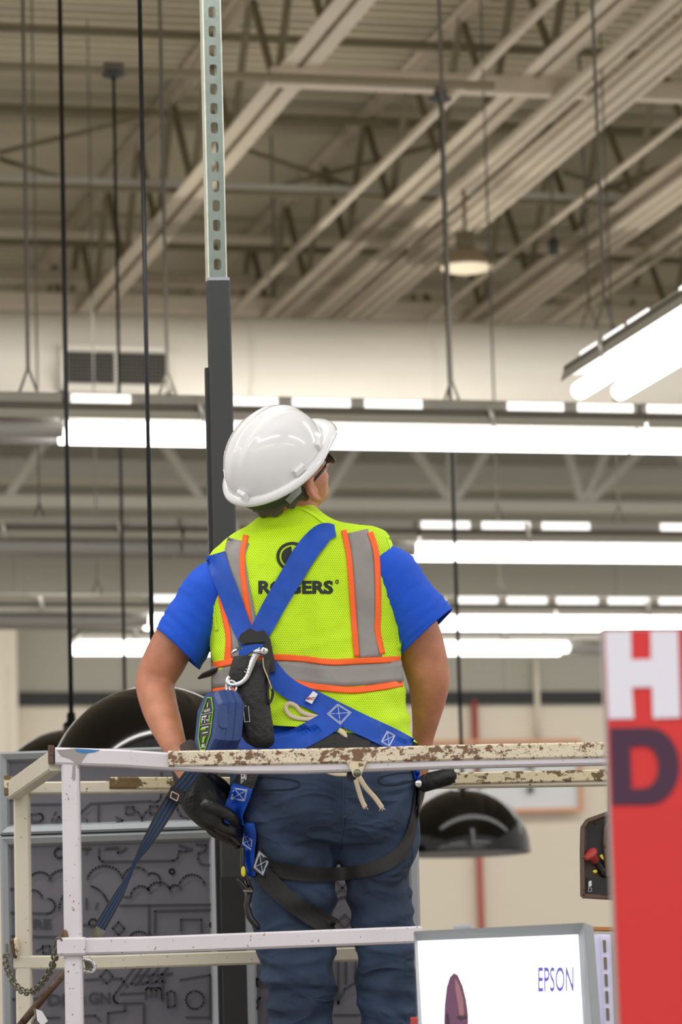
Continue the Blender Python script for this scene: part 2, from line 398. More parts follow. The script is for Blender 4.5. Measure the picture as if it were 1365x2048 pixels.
# pale poster with an orange frame on the far wall
t = thing('wall_poster', PW(1000, 1625, .08), 'pale unlit wall poster with thin orange frame behind the two right-hand rails', 'poster')
q = [PW(836, 1486, .08), PW(1158, 1482, .08), PW(1162, 1620, .08), PW(840, 1627, .08)]
b = B(); extrude_poly(b, q, EY * .05); obj('print', b, M['lightwall'], t)
b = B()
for i in range(4): bar(b, q[i] - EY * .03, q[(i + 1) % 4] - EY * .03, .035, .04, 0)
obj('frame', b, M['oran_edge'], t)
for k_, (x0, y0) in enumerate(((958, 1532), (1062, 1532), (958, 1579), (1062, 1579))):
    a = PW(x0, y0, .12); b = B(); box(b, a, EX * .05, EY * .04, EZ * .06); obj('clip', b, M['dark'], t)

# ------------------------------------------------------------- roof joists
def joist(x620, label, y0=12.5, y1=29.6, phase=0.0, zb=ZB, cap=.1):
    p = PZ(x620, 620, zb); xb = tob(p)[0]
    t = thing('roof_joist', bld(xb, y0, zb), label, 'joist')
    b = B()
    for s in (-1, 1): angle_bar(b, bld(xb + s * .02, y0, zb), bld(xb + s * .02, y1, zb), cap * .75, .012, -s if False else s)
    obj('bottom_chord', b, M['steel'], t)
    b = B()
    for s in (-1, 1): angle_bar(b, bld(xb + s * .02, y0, ZT + .06), bld(xb + s * .02, y1, ZT + .06), cap * .75, .012, s, up=-EZ)
    obj('top_chord', b, M['steel'], t)
    b = B(); bar(b, V((0, 0, -.5)), V((0, 0, .5)), .045, .028, .2, up=V((1, 0, 0)))
    me = bpy.data.meshes.new('web_bar'); bmesh.ops.recalc_face_normals(b, faces=b.faces); b.to_mesh(me); b.free(); me.materials.append(M['steel_d'])  # web shade painted in with the darker steel
    y = y0 + phase; k = 0
    while y < y1 - .6:
        za, zc = (zb + .03, ZT + .03) if k % 2 == 0 else (ZT + .03, zb + .03)
        a = bld(xb, y, za); c = bld(xb, y + .6, zc); d = c - a
        s, u = frame_for(d, EX)
        R = Matrix((s, u, d.normalized())).transposed().to_4x4()
        inst('web_bar', me, Matrix.Translation((a + c) / 2) @ R @ Matrix.Diagonal((1, 1, d.length, 1)), t)
        y += .6; k += 1
    return t
joist(190, 'wide twin-angle roof joist running from top centre down past the strut channel', phase=.2, cap=.12)
joist(568, 'thin roof joist running from the top right corner down behind the right pendant cable', phase=.5)
joist(985, 'roof joist passing above the round high bay light at right', phase=.1, cap=.12)
joist(1400, 'roof joist at the far right above the angled strip light', phase=.3)
joist(1810, 'rightmost roof joist beyond the angled strip light', phase=.15)
joist(-640, 'roof joist left of the frame beyond the left cables', phase=.1)
# conduits running with the joists
cl = [(470, 7.05, .028, 'thin pipe crossing the upper bracket of the right pendant cable'),
      (640, 7.08, .035, 'first conduit of the bundle right of the right pendant cable'),
      (662, 7.08, .022, 'thin second conduit of the bundle right of the right pendant cable'),
      (690, 7.10, .022, 'third conduit in the middle of the overhead bundle'),
      (712, 7.06, .032, 'fourth conduit in the overhead bundle'),
      (735, 7.06, .036, 'thick conduit near the lower side of the overhead bundle'),
      (758, 7.08, .026, 'lowest conduit of the overhead bundle beside the high bay light'),
      (880, 7.12, .022, 'single thin pipe passing just right of the high bay light'),
      (1008, 7.1, .03, 'pipe along the joist right of the high bay light'),
      (1030, 7.1, .03, 'second pipe along the joist right of the high bay light'),
      (1052, 7.1, .03, 'third pipe along the joist right of the high bay light'),
      (1130, 7.1, .03, 'pipe high above the dark end of the angled strip light'),
      (1165, 7.1, .022, 'thin pipe beside the one above the angled strip light')]
for x, z, r, lb in cl:
    xb = tob(PZ(x, 620, z))[0]; b = B(); tube(b, [bld(xb, 12.5, z), bld(xb, 29.4, z)], r, 10)
    obj('overhead_conduit', b, M['steel'], smooth=True, label=lb, cat='conduit')
# cross members (along the light rows)
def cross(px, py, z, w, h, m, name, label, x0=-7, x1=15, cat='beam'):
    yb = tob(PZ(px, py, z))[1]; b = B(); bar(b, bld(x0, yb, z), bld(x1, yb, z), w, h, .1)
    return obj(name, b, m, label=label, cat=cat)
xg = tob(PZ(545, 150, 7.15))[0]
cross(720, 160, 7.15, .08, .11, M['steel'], 'cross_beam', 'light painted beam crossing the ceiling right of the strut channel', x0=xg)
cross(200, 65, 7.9, .05, .05, M['steel_d'], 'bridging_bar', 'dark bridging bar crossing the ceiling at the very top left')
cross(200, 362, 7.5, .05, .035, M['steel_g'], 'bridging_bar', 'pale bridging bar level with the middle of the ceiling, upper of a close pair')
cross(200, 376, 7.25, .04, .03, M['steel_d'], 'bridging_bar', 'dark bridging bar level with the middle of the ceiling, lower of a close pair')
cross(200, 472, 7.8, .06, .06, M['steel'], 'bridging_bar', 'pale bridging bar across the left ceiling above the duct')
cross(200, 488, 7.8, .05, .05, M['steel_d'], 'bridging_bar', 'dark bridging bar just under the pale one above the duct')
cross(200, 556, 7.6, .1, .09, M['steel'], 'cross_beam', 'light beam across the ceiling a little above the duct')
cross(200, 606, 7.3, .12, .13, M['steel'], 'cross_beam', 'broad light beam directly above the top of the duct')
cross(900, 250, 7.9, .05, .05, M['steel_d'], 'bridging_bar', 'dark bridging bar behind the conduit bundle at upper right')
for (x0, y0, x1, y1, z, lb) in ((0, 305, 320, 228, 7.6, 'thin diagonal brace at left crossing behind the first cables'),
                            (465, 290, 700, 372, 7.6, 'thin diagonal brace sloping down right of the strut channel'),
                            (560, 372, 930, 275, 7.6, 'thin diagonal brace rising behind the right pendant cable'),
                            (1130, 345, 1365, 420, 7.6, 'thin diagonal brace under the right end of the conduits'),
                            (1210, 380, 1365, 320, 7.55, 'thin diagonal brace rising to the right edge'),
                            (0, 318, 170, 372, 7.7, 'thin diagonal brace sinking from the left edge')):
    z += .07 * (x0 == 560); b = B(); bar(b, PZ(x0, y0, z), PZ(x1, y1, z + .02), .03, .03, .1); obj('diagonal_brace', b, M['steel_d'], label=lb, cat='brace')
# suspended strut with brackets that carries the pendant cables
ys = tob(P(868, 185, 16.6))[1]; zs = P(868, 180, 16.6).z
b = B(); bar(b, bld(-6.5, ys, zs + .03), bld(tob(P(985, 190, 16.7))[0], ys, zs + .03), .04, .035, .1)
obj('suspended_strut', b, M['steel_d'], label='long horizontal strut high up carrying the pendant cable brackets', cat='strut')
# joist girder behind the first light row
YG = tob(P(900, 1010, 30.5))[1]
def PG(px, py):
    r = ray(px, py); return C0 + r * (YG / r.dot(EY))
t = thing('joist_girder', PG(900, 1015), 'pale steel truss with V-shaped diagonals behind the first strip light row', 'truss')
za = PG(900, 1012).z
b = B(); bar(b, bld(-9, YG, za), bld(16, YG, za), .12, .1, .1); obj('bottom_chord', b, M['steel_g'], t)
b = B(); bar(b, bld(-9, YG, 7.6), bld(16, YG, 7.6), .12, .12, .1); obj('top_chord', b, M['steel_g'], t)
for i, (px, dx) in enumerate([(-170, 1), (5, 1), (410, -1), (905, -1), (905, 0), (905, 1), (1165, -.35), (1165, .75), (1172, 1.6), (640, -1), (640, 1), (1430, -1), (1430, 1)]):
    a = PG(px, 1010); c = a + EX * dx * .85 + EZ * (7.6 - za)
    b = B(); bar(b, a, c, .07, .075, .15); obj('diagonal', b, M['steel_g'], t)
# ------------------------------------------------------------- duct
DD = 23.5
pc = P(682, 735, DD); YD = tob(pc)[1]; RD = .33
a0 = P(682, 640, DD).z; zc = a0 - RD
t = thing('round_duct', bld(2, YD, zc - RD), 'long round off-white duct across the picture with a rectangular grille at left', 'duct')
b = B(); n = 40
tube(b, [bld(-9, YD, zc), bld(16, YD, zc)], RD, 48); obj('duct_shell', b, M['duct'], t, smooth=True)
x0 = tob(P(700, 735, DD))[0]
for k in range(-7, 12):
    b = B(); xx = x0 + k * 1.22 + .5
    tube(b, [bld(xx - .012, YD, zc), bld(xx + .012, YD, zc)], RD + .006, 48); obj('duct_seam', b, M['duct'], t, smooth=True)
# grille on the duct
gy = YD - RD - .02
def PD(px, py, off=0):
    r = ray(px, py); return C0 + r * ((gy - off) / r.dot(EY))
q = [PD(118, 690), PD(344, 697), PD(348, 786), PD(122, 780)]
b = B(); zt = q[0].z; zb_ = q[2].z; X0 = tob(q[0])[0]; X1 = tob(q[1])[0]
def rect(X0, X1, Z0, Z1, y, d, w, m, nm, par):
    b = B()
    bar(b, bld(X0, y, Z0 + w / 2), bld(X1, y, Z0 + w / 2), d, w, .1); bar(b, bld(X0, y, Z1 - w / 2), bld(X1, y, Z1 - w / 2), d, w, .1)
    bar(b, bld(X0 + w / 2, y, Z0), bld(X0 + w / 2, y, Z1), w, d, .1, up=EY); bar(b, bld(X1 - w / 2, y, Z0), bld(X1 - w / 2, y, Z1), w, d, .1, up=EY)
    return obj(nm, b, m, par)
rect(X0, X1, zb_, zt, gy + .03, .14, .045, M['duct'], 'grille_frame', t)
b = B(); box(b, bld((X0 + X1) / 2, gy, (zt + zb_) / 2), EX * (X1 - X0 - .04), EY * .02, EZ * (zt - zb_ - .04)); obj('grille_backing', b, M['grille'], t)
b = B(); bar(b, bld((X0 + X1) / 2, gy - .01, zb_), bld((X0 + X1) / 2, gy - .01, zt), .03, .04, 0, up=EY); obj('grille_mullion', b, M['duct'], t)
b = B()
nx = 30
for i in range(1, nx):
    x = X0 + (X1 - X0) * i / nx; bar(b, bld(x, gy - .018, zb_), bld(x, gy - .018, zt), .005, .02, 0, up=EY)
for i in range(1, 12):
    z = zb_ + (zt - zb_) * i / 12; bar(b, bld(X0, gy - .023, z), bld(X1, gy - .023, z), .02, .005, 0)
obj('grille_bars', b, M['wire'], t, kind='stuff')
# ------------------------------------------------------------- strip lights
def fixture(p, L, d, label, lit, group=None, off=0, wide=False, extra=0):
    """p world point at the bottom of one end, L length along direction d"""
    side = EZ.cross(d).normalized()              # horizontal, across
    if side.y > 0: side = -side                  # towards the camera
    t = thing('strip_light_fixture', p + d * L / 2, label, 'light fixture', group)
    g = .008; a = p + d * g; e = p + d * (L - g)
    tm = M['tube'] if lit else M['tube_off']
    ks = (-.085, .085)
    for k in ks:
        b = B(); tube(b, [a + side * k + EZ * .04, e + side * k + EZ * .04], .036, 12); obj('lamp_tube', b, tm, t, smooth=True)
    b = B()                                      # W-shaped reflector above the tubes
    sec = [(-.16, .03), (-.15, .10), (-.05, .105), (0, .085), (.05, .105), (.15, .10), (.16, .03), (.163, .03), (.155, .112), (-.155, .112), (-.163, .03)]
    sec = [(s, z if z > .03 else .075) for s, z in sec]
    quadstrip(b, [[q + side * s + EZ * z for s, z in sec] for q in (a, e)]); obj('reflector', b, M['reflector'], t)
    b = B(); bar(b, a + EZ * .125, e + EZ * .125, .30, .035, .2); obj('housing', b, M['housing'], t)
    b = B(); bar(b, a + EZ * .172, e + EZ * .172, .16, .055, .2); obj('ballast_channel', b, M['reflector'], t)
    if lit:
        c = (a + e) / 2 + EZ * .21
        l = area('uplight', c, L, .12, 17, (math.pi, 0, math.atan2(d.y, d.x)), (1, .96, .9))
    n = int(L / .3)
    for k in range(n):                           # up-light slots
        if (k + off) % 4 == 3: continue
        c = p + d * (L * (k + .5) / n) + side * .083 + EZ * .172
        b = B(); box(b, c, d * (L / n * .8), side * .008, EZ * .042); obj('uplight_slot', b, M['slot'] if lit else M['reflector'], t)
    for k in (.22, .72):
        c = p + d * (L * k) + side * .16
        b = B(); tube(b, [c + EZ * .17, c + side * .01 + EZ * .12 + d * .01, c + EZ * .07 + d * .02], .012, 8); obj('clip', b, M['clip'], t, smooth=True)
    return t
ZL = 4.26
def row(py, joints, lits, labels, z=ZL, px=682):
    p = PZ(px, py, z); yb = tob(p)[1]
    for (xa, xb_), lit, lb in zip(joints, lits, labels):
        def XX(x):
            r = ray(x, py); t_ = yb / r.dot(EY); return (C0 + r * t_).dot(EX)
        A, Bx = XX(xa), XX(xb_)
        fixture(bld(A, yb, z), Bx - A, EX, lb, lit, off=abs(int(xa)) % 3)
row(893, [(-1030, 122), (122, 1272), (1272, 2420)], [0, 1, 1], ['unlit strip light at the left end of the nearest light row above the hard hat', 'lit strip light directly behind the hard hat in the nearest light row', 'lit strip light at the right end of the nearest light row'])
row(1118, [(-900, -110), (-110, 355), (355, 825), (825, 1765)], [1, 0, 0, 1], ['lit strip light at the left edge level with the shoulders', 'unlit strip light left of the dark post at shoulder level', 'unlit strip light behind the dark post and shoulders', 'lit strip light right of the right shoulder in the second light row'])
row(1259, [(-512, 293), (293, 1098), (1098, 1900)], [0, 1, 1], ['unlit strip light at left just above the short lit one', 'lit strip light beginning behind the upper back in the third light row', 'lit strip light above the letter H of the red sign'])
row(1309, [(150, 640), (640, 1130), (1130, 1600)], [1, 1, 0], ['lit strip light above the big black lamp dome at left', 'lit strip light just right of the right upper arm, lowest row', 'unlit strip light end behind the letter H of the red sign'])
# strip light running away at the right
pa = PZ(1150, 815, ZL)
pe = PZ(1232, 808, ZL)
t = fixture(PZ(1200, 802, ZL) , 4.9 * -1 if False else 2.44, -EY, 'large lit strip light hanging at an angle at the right edge below the ceiling', 1)
t2 = fixture(PZ(1200, 802, ZL) - EY * 2.44, 2.44, -EY, 'next lit strip light beyond the right edge in line with the angled one', 1)
# thin hanger wires
for (px, py0, py1, D, lb) in ((57, 60, 800, 15.2, 'grey hanger wire at the far left above the unlit strip light'), (336, 70, 806, 15.4, 'grey hanger wire right of the duct grille'),
                          (550, 390, 562, 24.5, 'short grey hanger wire right of the strut channel'), (1180, 470, 655, 21.5, 'short grey hanger wire above the duct at right'),
                          (1211, 30, 660, 17.0, 'long dark hanger wire through the conduit bundle at right'),
                          (905, 600, 822, 15.8, 'grey hanger wire close beside the right pendant cable'),
                          (79, 905, 1060, 18.6, 'wire above the second light row nearest the left edge'), 
                          (998, 905, 1062, 19.4, 'wire above the second light row right of the V truss node'), (1240, 910, 1062, 19.6, 'wire above the second light row near the right edge'),
                          (195, 1125, 1205, 21.6, 'wire above the third light row between cables'),
                          (1002, 1125, 1205, 22.4, 'wire above the third light row right of the right cable'), ):
    a = P(px, py1, D); h = P(px, py0, D).z
    h = 8.02
    b = B(); tube(b, [(a.x, a.y, h), (a.x, a.y, a.z + .12)], .009 if py0 < 900 else .0055, 6)
    for s in (-1, 1): tube(b, [V((a.x, a.y, a.z + .14)), V((a.x, a.y, a.z)) + EX * .05 * s], .006, 5)
    obj('hanger_wire', b, M['wire'], label=lb, cat='wire')
# high bay light
p = PZ(933, 535, 6.55)
t = thing('high_bay_light', p, 'round high bay lamp with glowing lens under the conduit bundle', 'lamp')
lens = [(.0, -.035), (.08, -.03), (.15, -.012), (.162, .0)]
b = B(); lathe(b, p, lens); obj('lens', b, M['lens'], t, smooth=True)
b = B(); lathe(b, p, [(.163, 0), (.168, .008), (.160, .03), (.135, .062), (.11, .085), (.10, .10), (.0, .10)]); obj('shade', b, M['bay'], t, smooth=True)
b = B(); lathe(b, p, [(.06, .10), (.06, .22), (.0, .22)], 20); tube(b, [p + EZ * .22, p + EZ * .6], .012, 8); obj('ballast', b, M['steel_d'], t, smooth=True)
p = PZ(1108, 492, 7.0); b = B(); lathe(b, p, [(0, -.06), (.03, -.055), (.035, .03), (.02, .05), (.0, .05)], 16); tube(b, [p + EZ * .05, p + EZ * 1.0], .006, 6)
obj('sensor', b, M['dark'], smooth=True, label='small dark sensor hanging right of the high bay lamp', cat='sensor')

# ------------------------------------------------------------- pendant lamps
def pendant(px, apex, D, R, topy, label, bracket=True, rad=.0075):
    a = P(px, apex, D)
    t = thing('pendant_lamp', V((a.x, a.y, a.z - R)), label, 'lamp')
    b = B(); prof = []
    for i in range(25):
        th = math.pi / 2 * i / 24; prof.append((max(R * math.sin(th), .004), R * math.cos(th) - R))
    lathe(b, a, prof, 64); obj('lamp_dome', b, M['dome'], t, smooth=True)
    b = B(); prof = [(r * .985, h * .985 - .004) for r, h in prof]; lathe(b, a, prof, 48); obj('inner_reflector', b, M['dome_in'], t, smooth=True)
    b = B(); lathe(b, a + EZ * -R, [(R * .985, 0), (R * 1.006, 0), (R * 1.006, .008), (R * .985, .008)], 64); obj('rim', b, M['dome'], t, smooth=True)
    b = B(); lathe(b, a, [(.03, -.005), (.03, .02), (.016, .03), (.016, .055), (.005, .065)], 20); obj('socket_cap', b, M['dome'], t, smooth=True)
    top = P(px, topy, D).z
    b = B(); tube(b, [(a.x, a.y, a.z + .05), (a.x, a.y, top)], rad, 10); obj('cord', b, M['cable'], t, smooth=True)
    if bracket:
        q = V((a.x, a.y, top)); b = B(); box(b, q + EZ * .03, EX * (.09 if px < 500 else .05), EY * .05, EZ * (.045 if px < 500 else .03), .2); obj('ceiling_bracket', b, M['wire'], t)
        b = B(); lathe(b, q, [(.012, -.02), (.05, -.01), (.055, .0), (.02, .012)], 24); obj('canopy_cup', b, M['dark'], t)
    return t
pendant(306, 1372, 10.05, .3, -60, 'large glossy black dome lamp behind the left elbow', False, .0065)
pendant(143, 1459, 12.75, .3, -60, 'black dome lamp partly hidden at far left above the display frame', False, .0085)
def onstrut(px, py):
    r = ray(px, py); return (C0 + r * (ys / r.dot(EY))).y
pendant(253, 1560, onstrut(253, 1560), .3, 148, 'black dome lamp hidden behind the big left dome, hung from the left bracket')
pendant(926, 1576, 16.6, .3, 196, 'glossy black dome lamp hanging right of the hips', rad=.0085)

# ------------------------------------------------------------- strut channel + dark post
PDp = 9.25
def wpx(n, D): return n / F * D
# plumb vertical members
a = P(430, 300, PDp)                       # strut centre
zt = P(427, -60, PDp).z; zb2 = P(436, 564, PDp).z + .009
ws = .046; ds = .042
t = thing('strut_channel', V((a.x, a.y, zb2)), 'galvanised slotted strut channel rising from the dark post to the ceiling', 'strut channel')
# slotted front plate made from rungs and side strips
def yrot(v, ang): return Matrix.Rotation(ang, 3, 'Z') @ v
ang = math.radians(12)
sx = yrot(V((1, 0, 0)), ang); sy = yrot(V((0, 1, 0)), ang)
b = B(); sl_w = .019; sl_h = .030; pitch = .052
zz = zb2; cuts = []
c0 = V((a.x, a.y, 0))
while zz < zt:
    box(b, c0 + EZ * (zz + (pitch - sl_h) / 2), sx * (ws - .002), sy * .003, EZ * (pitch - sl_h))
    for s in (-1, 1):
        w = (ws - sl_w) / 2; box(b, c0 + sx * s * (sl_w / 2 + w / 2 - .0005) + EZ * (zz + pitch - sl_h / 2), sx * (w - .001), sy * .003, EZ * (sl_h + .0002))
        for e in (-1, 1):   # rounded corners of the slot
            o = c0 + sx * s * sl_w / 2 + EZ * (zz + pitch - sl_h / 2 + e * sl_h / 2)
            pr = [o, o - sx * s * .006, o - sx * s * .0015 - EZ * e * .002, o - EZ * e * .007]
            extrude_poly(b, [q - sy * .0015 for q in pr], sy * .003)
    zz += pitch
obj('slotted_web', b, M['galv_shaded'], t)
for s in (-1, 1):
    b = B(); c = c0 + sx * s * (ws / 2) + sy * ds / 2
    bar(b, V((c.x, c.y, zb2)), V((c.x, c.y, zt)), .003, ds, 0, up=sy)
    c2 = c0 + sx * s * (ws / 2 - .006) + sy * ds
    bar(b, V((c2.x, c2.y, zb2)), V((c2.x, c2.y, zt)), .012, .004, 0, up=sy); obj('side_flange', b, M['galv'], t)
tp = P(436, 562, PDp).z; c = P(436, 562, PDp)
t = thing('display_post', V((c.x, c.y, ZF)), 'charcoal square display post standing behind the worker and topped by the strut', 'post')
b = B(); sx = yrot(V((1, 0, 0)), math.radians(6)); sy = yrot(V((0, 1, 0)), math.radians(6)); pw = wpx(48, PDp); cc = c + V((0, .02, 0))
s_, u_ = sx, sy
def vpost(b, c, w, d, z0, z1, ch=.08): bar(b, V((c.x, c.y, z0)), V((c.x, c.y, z1)), w, d, ch, up=sy)
pl = P(441, 1160, PDp)      # keep it plumb
vpost(b, cc, pw * .97, pw, 0, tp); obj('post_body', b, M['post'], t)
b = B(); vpost(b, cc - sx * (pw / 2 + .002) + sy * .02, .012, .03, 0, P(412, 732, PDp).z); obj('side_fin', b, M['post_b'], t)
b = B(); vpost(b, cc + EZ * 0, pw * .93, pw * .93, tp, tp + .008, .05); obj('end_cap', b, M['clear'], t)
b = B(); vpost(b, cc + sx * .0 - sy * .004, pw * 1.02, pw * 1.0, 0, P(460, 1755, PDp).z, .03); obj('lower_sleeve', b, M['post_b'], t)

# ------------------------------------------------------------- display panels with line art
DP = 9.42
def PP(px, py, off=0.0): return P(px, py, DP - off)
def strip(bm, pts, w, off=.004, D=DP):
    """flat printed line through pixel points on a plane at depth D"""
    pts = [P(x, y, D - off) for x, y in pts]
    for i, (p, q) in enumerate(zip(pts, pts[1:])):
        d = (q - p)
        if d.length < 1e-6: continue
        d.normalize(); nrm = V((d.z, 0, -d.x)) * (w / 2)
        e = d * w * .25
        extrude_poly(bm, [p - e - nrm, q + e - nrm, q + e + nrm, p - e + nrm], V((0, .001, 0)))
def arc(cx, cy, r, a0, a1, n=14, ry=None):
    ry = ry or r
    return [(cx + r * math.cos(math.radians(a0 + (a1 - a0) * i / n)), cy - ry * math.sin(math.radians(a0 + (a1 - a0) * i / n))) for i in range(n + 1)]
def text_mesh(s, bold=.0, size=1.0, sx_=1.0):
    cu = bpy.data.curves.new('txt', 'FONT'); cu.body = s; cu.size = size; cu.offset = bold; cu.resolution_u = 3
    o = bpy.data.objects.new('txt', cu); COL.objects.link(o)
    dg = bpy.context.evaluated_depsgraph_get(); dg.update()
    me = bpy.data.meshes.new_from_object(o.evaluated_get(dg)); bpy.data.objects.remove(o)
    bm = bmesh.new(); bm.from_mesh(me); bpy.data.meshes.remove(me)
    return bm
def text_px(s, x0, y0, x1, y1, mapf, bold=.01, sub=0, skew=0.0, depth=0.0):
    """text filling the pixel box x0..x1, y0 (top)..y1 (bottom); mapf(px,py)->world"""
    bm = text_mesh(s, bold)
    if sub:
        bmesh.ops.triangulate(bm, faces=bm.faces)
        bmesh.ops.subdivide_edges(bm, edges=bm.edges, cuts=sub, use_grid_fill=True)
    xs = [v.co.x for v in bm.verts]; ys_ = [v.co.y for v in bm.verts]
    ax, bx, ay, by = min(xs), max(xs), min(ys_), max(ys_)
    for v in bm.verts:
        u = (v.co.x - ax) / (bx - ax); w = (v.co.y - ay) / (by - ay)
        v.co = mapf(x0 + (x1 - x0) * u, y1 + (y0 - y1) * w + skew * u)
    return bm
def panel(q, label, lines, texts, seam=None):
    """q outer corners px tl tr br bl"""
    t = thing('graphic_display', PP((q[3][0] + q[2][0]) / 2, q[2][1]), label, 'display panel')
    c = [PP(x, y) for x, y in q]
    b = B(); extrude_poly(b, [p + V((0, .004, 0)) for p in c], V((0, .04, 0))); obj('print_panel', b, M['panel'], t)
    w = .026
    for i in range(4):
        a, e = c[i], c[(i + 1) % 4]; o = (c[0] + c[1] + c[2] + c[3]) / 4
        d = (e - a).normalized(); inn = V((d.z, 0, -d.x));
        if inn.dot(o - a) < 0: inn = -inn
        prof = [(0, -.012), (.006, -.02), (w - .006, -.012), (w, .004), (w, .02), (0, .02)]
        ra = [a + d * pr[0] * 1 + inn * pr[0] + V((0, pr[1], 0)) for pr in prof]; rb = [e - d * pr[0] + inn * pr[0] + V((0, pr[1], 0)) for pr in prof]
        b = B(); quadstrip(b, [ra, rb]); obj('frame_bar', b, M['frame'], t)
    for ln in lines: b = B(); strip(b, ln, .005, .002); obj('printed_line', b, M['art'], t)
    for s, x0, y0, x1, y1 in texts:
        tb = text_px(s, x0, y0, x1, y1, lambda x, y: PP(x, y, .0025), bold=.035); obj('lettering', tb, M['art'], t)
    return t
dia = lambda x, y, r: [(x, y - r), (x + r * .9, y), (x, y + r), (x - r * .9, y), (x, y - r)]
up_lines = [[(33, 1562), (35, 1550), (45, 1541), (60, 1539)], [(60, 1609), (150, 1608)], [(155, 1634), (165, 1622), (181, 1607), (300, 1602)] + arc(310, 1592, 12, -90, 0, 5) + [(323, 1545)],
    [(197, 1608), (197, 1642)], [(252, 1613), (267, 1613), (267, 1628), (252, 1628), (252, 1613)], [(300, 1612), (316, 1612), (316, 1627), (300, 1627), (300, 1612)],
    [(267, 1618), (277, 1625), (284, 1636), (284, 1643)], [(284, 1636), (291, 1625), (300, 1618)], [(316, 1622), (325, 1626)], [(232, 1634), (246, 1641), (233, 1645)],
    [(62, 1640), (62, 1629)] + arc(78, 1635, 8, 90, -90, 8) + [(62, 1643)], [(108, 1630), (112, 1624)], [(103, 1643), (106, 1636)], [(112, 1643), (118, 1633), (125, 1642)],
    [(354, 1600), (355, 1620), (362, 1632), (380, 1640)], [(375, 1585), (372, 1625), (395, 1625), (395, 1640)], [(20, 1600), (26, 1600)], [(173, 1638), (174, 1643)]]
lo_lines = [arc(119, 1706, 10, 60, 330, 10), [(165, 1697), (182, 1697)], [(173, 1697), (173, 1708)], [(235, 1694), (236, 1706), (253, 1696)], [(210, 1697), (232, 1695)],
    [(198, 1697), (198, 1714)] + arc(207, 1714, 9, 180, 270, 5) + [(352, 1721)], arc(80, 1768, 24, 140, 20, 10), arc(125, 1768, 28, 165, 20, 10), arc(210, 1768, 37, 165, 8, 14),
    arc(272, 1760, 26, 170, 40, 10), arc(305, 1762, 16, 130, -30, 10), arc(168, 1820, 50, 75, 0, 14), arc(168, 1820, 50, 180, 140, 6), arc(282, 1792, 20, 180, 20, 10), arc(318, 1788, 24, 160, 10, 10), [(248, 1794), (262, 1794)],
    [(20, 1778), (32, 1778)], arc(65, 1800, 20, 140, 10, 8), arc(95, 1812, 15, 90, -90, 10), [(20, 1825), (95, 1827)], [(173, 1797), (173, 1818)], [(196, 1806), (191, 1818)],
    arc(186, 1846, 8, -60, 240, 12), [(165, 1850), (200, 1850)], dia(237, 1857, 13), [(240, 1811), (430, 1809)], [(298, 1812), (298, 1866), (302, 1870)], [(310, 1868), (310, 1822), (428, 1819)],
    arc(278, 1885, 22, 150, 30, 8), [(362, 1862), (362, 1839), (403, 1839), (403, 1865)], arc(344, 1743, 5, 0, 360, 12), arc(384, 1775, 26, 170, 10, 12), arc(350, 1782, 12, 160, 20, 6),
    [(358, 1690), (384, 1698), (372, 1702), (358, 1702), (355, 1716), (345, 1722)], [(392, 1688), (412, 1690), (410, 1702), (397, 1706), (396, 1718), (402, 1728), (428, 1731)], arc(425, 1850, 5, 90, 270, 8),
    [(20, 1872), (115, 1874)], [(85, 1892), (100, 1892), (100, 1906), (86, 1906), (85, 1892)], [(72, 1903), (85, 1896)],
    [(20, 1998), (90, 1997)], dia(213, 1953, 14), [(170, 1960), (198, 1958)], [(226, 1957), (243, 1957), (255, 1974)], [(270, 1934), (232, 1985)] + arc(238, 1996, 11, 150, 270, 8) + [(288, 2006)],
    [(240, 1988), (290, 1986)], [(284, 1934), (262, 1968), (330, 1962)], [(300, 1934), (275, 1966)], [(318, 1934), (294, 1966)], [(336, 1934), (312, 1964)], [(270, 1952), (345, 1947)],
    [(292, 1998), (292, 1980)] + arc(297, 1980, 5, 180, 0, 6) + [(302, 1995)] , [(302, 1982)] + arc(307, 1980, 5, 180, 0, 6) + [(312, 1995)], [(312, 1982)] + arc(317, 1980, 5, 180, 0, 6) + [(323, 1997)], [(325, 1950), (325, 2002)],
    arc(342, 1990, 8, 180, 0, 6) + [(350, 2012), (336, 2015), (334, 1990)], [(250, 2007), (250, 2022), (216, 2026), (216, 2050)], [(288, 2010), (288, 2050)], [(165, 2032), (190, 2031), (200, 2042)], [(62, 2037), (120, 2035)], [(360, 1960), (420, 1950), (420, 2040)], arc(390, 2000, 18, 0, 360, 18), [(372, 2035), (420, 2035)]]
panel([(-2, 1505), (440, 1491), (436, 1657), (0, 1671)], 'upper grey display panel with dark line drawings in a silver frame, left of the post', up_lines, [])
panel([(0, 1674), (438, 1660), (446, 2110), (8, 2120)], 'lower silver-framed grey display with line drawings and DESIGN lettering, left of the post', lo_lines, [('RE', 66, 1838, 103, 1857), ('DESI', 95, 1988, 168, 2011), ('GN', 177, 1984, 221, 2008)])
rt_lines = [[(668, 1758), (702, 1792)], [(704, 1758), (668, 1792)], arc(690, 1822, 28, 165, 15, 10), dia(690, 1843, 14), [(668, 1843), (675, 1843)], [(704, 1843), (712, 1843)],
    [(677, 1920), (677, 2008), (668, 1985)], [(677, 2008), (690, 1978), (715, 1963)], [(692, 1925), (692, 1968)], [(712, 1925), (712, 1962)], [(668, 2030), (722, 2030)],
    arc(500, 1945, 10, -60, 70, 6) + [(495, 1925)], [(490, 1925), (492, 2045)], arc(520, 1965, 8, 100, 260, 6), [(512, 1956), (533, 1975)], [(498, 2030), (512, 2005), (520, 1995), (516, 2015), (500, 2035)], [(540, 1990), (540, 2050)], [(488, 1855), (512, 1850)], [(505, 1880), (530, 1880)]]
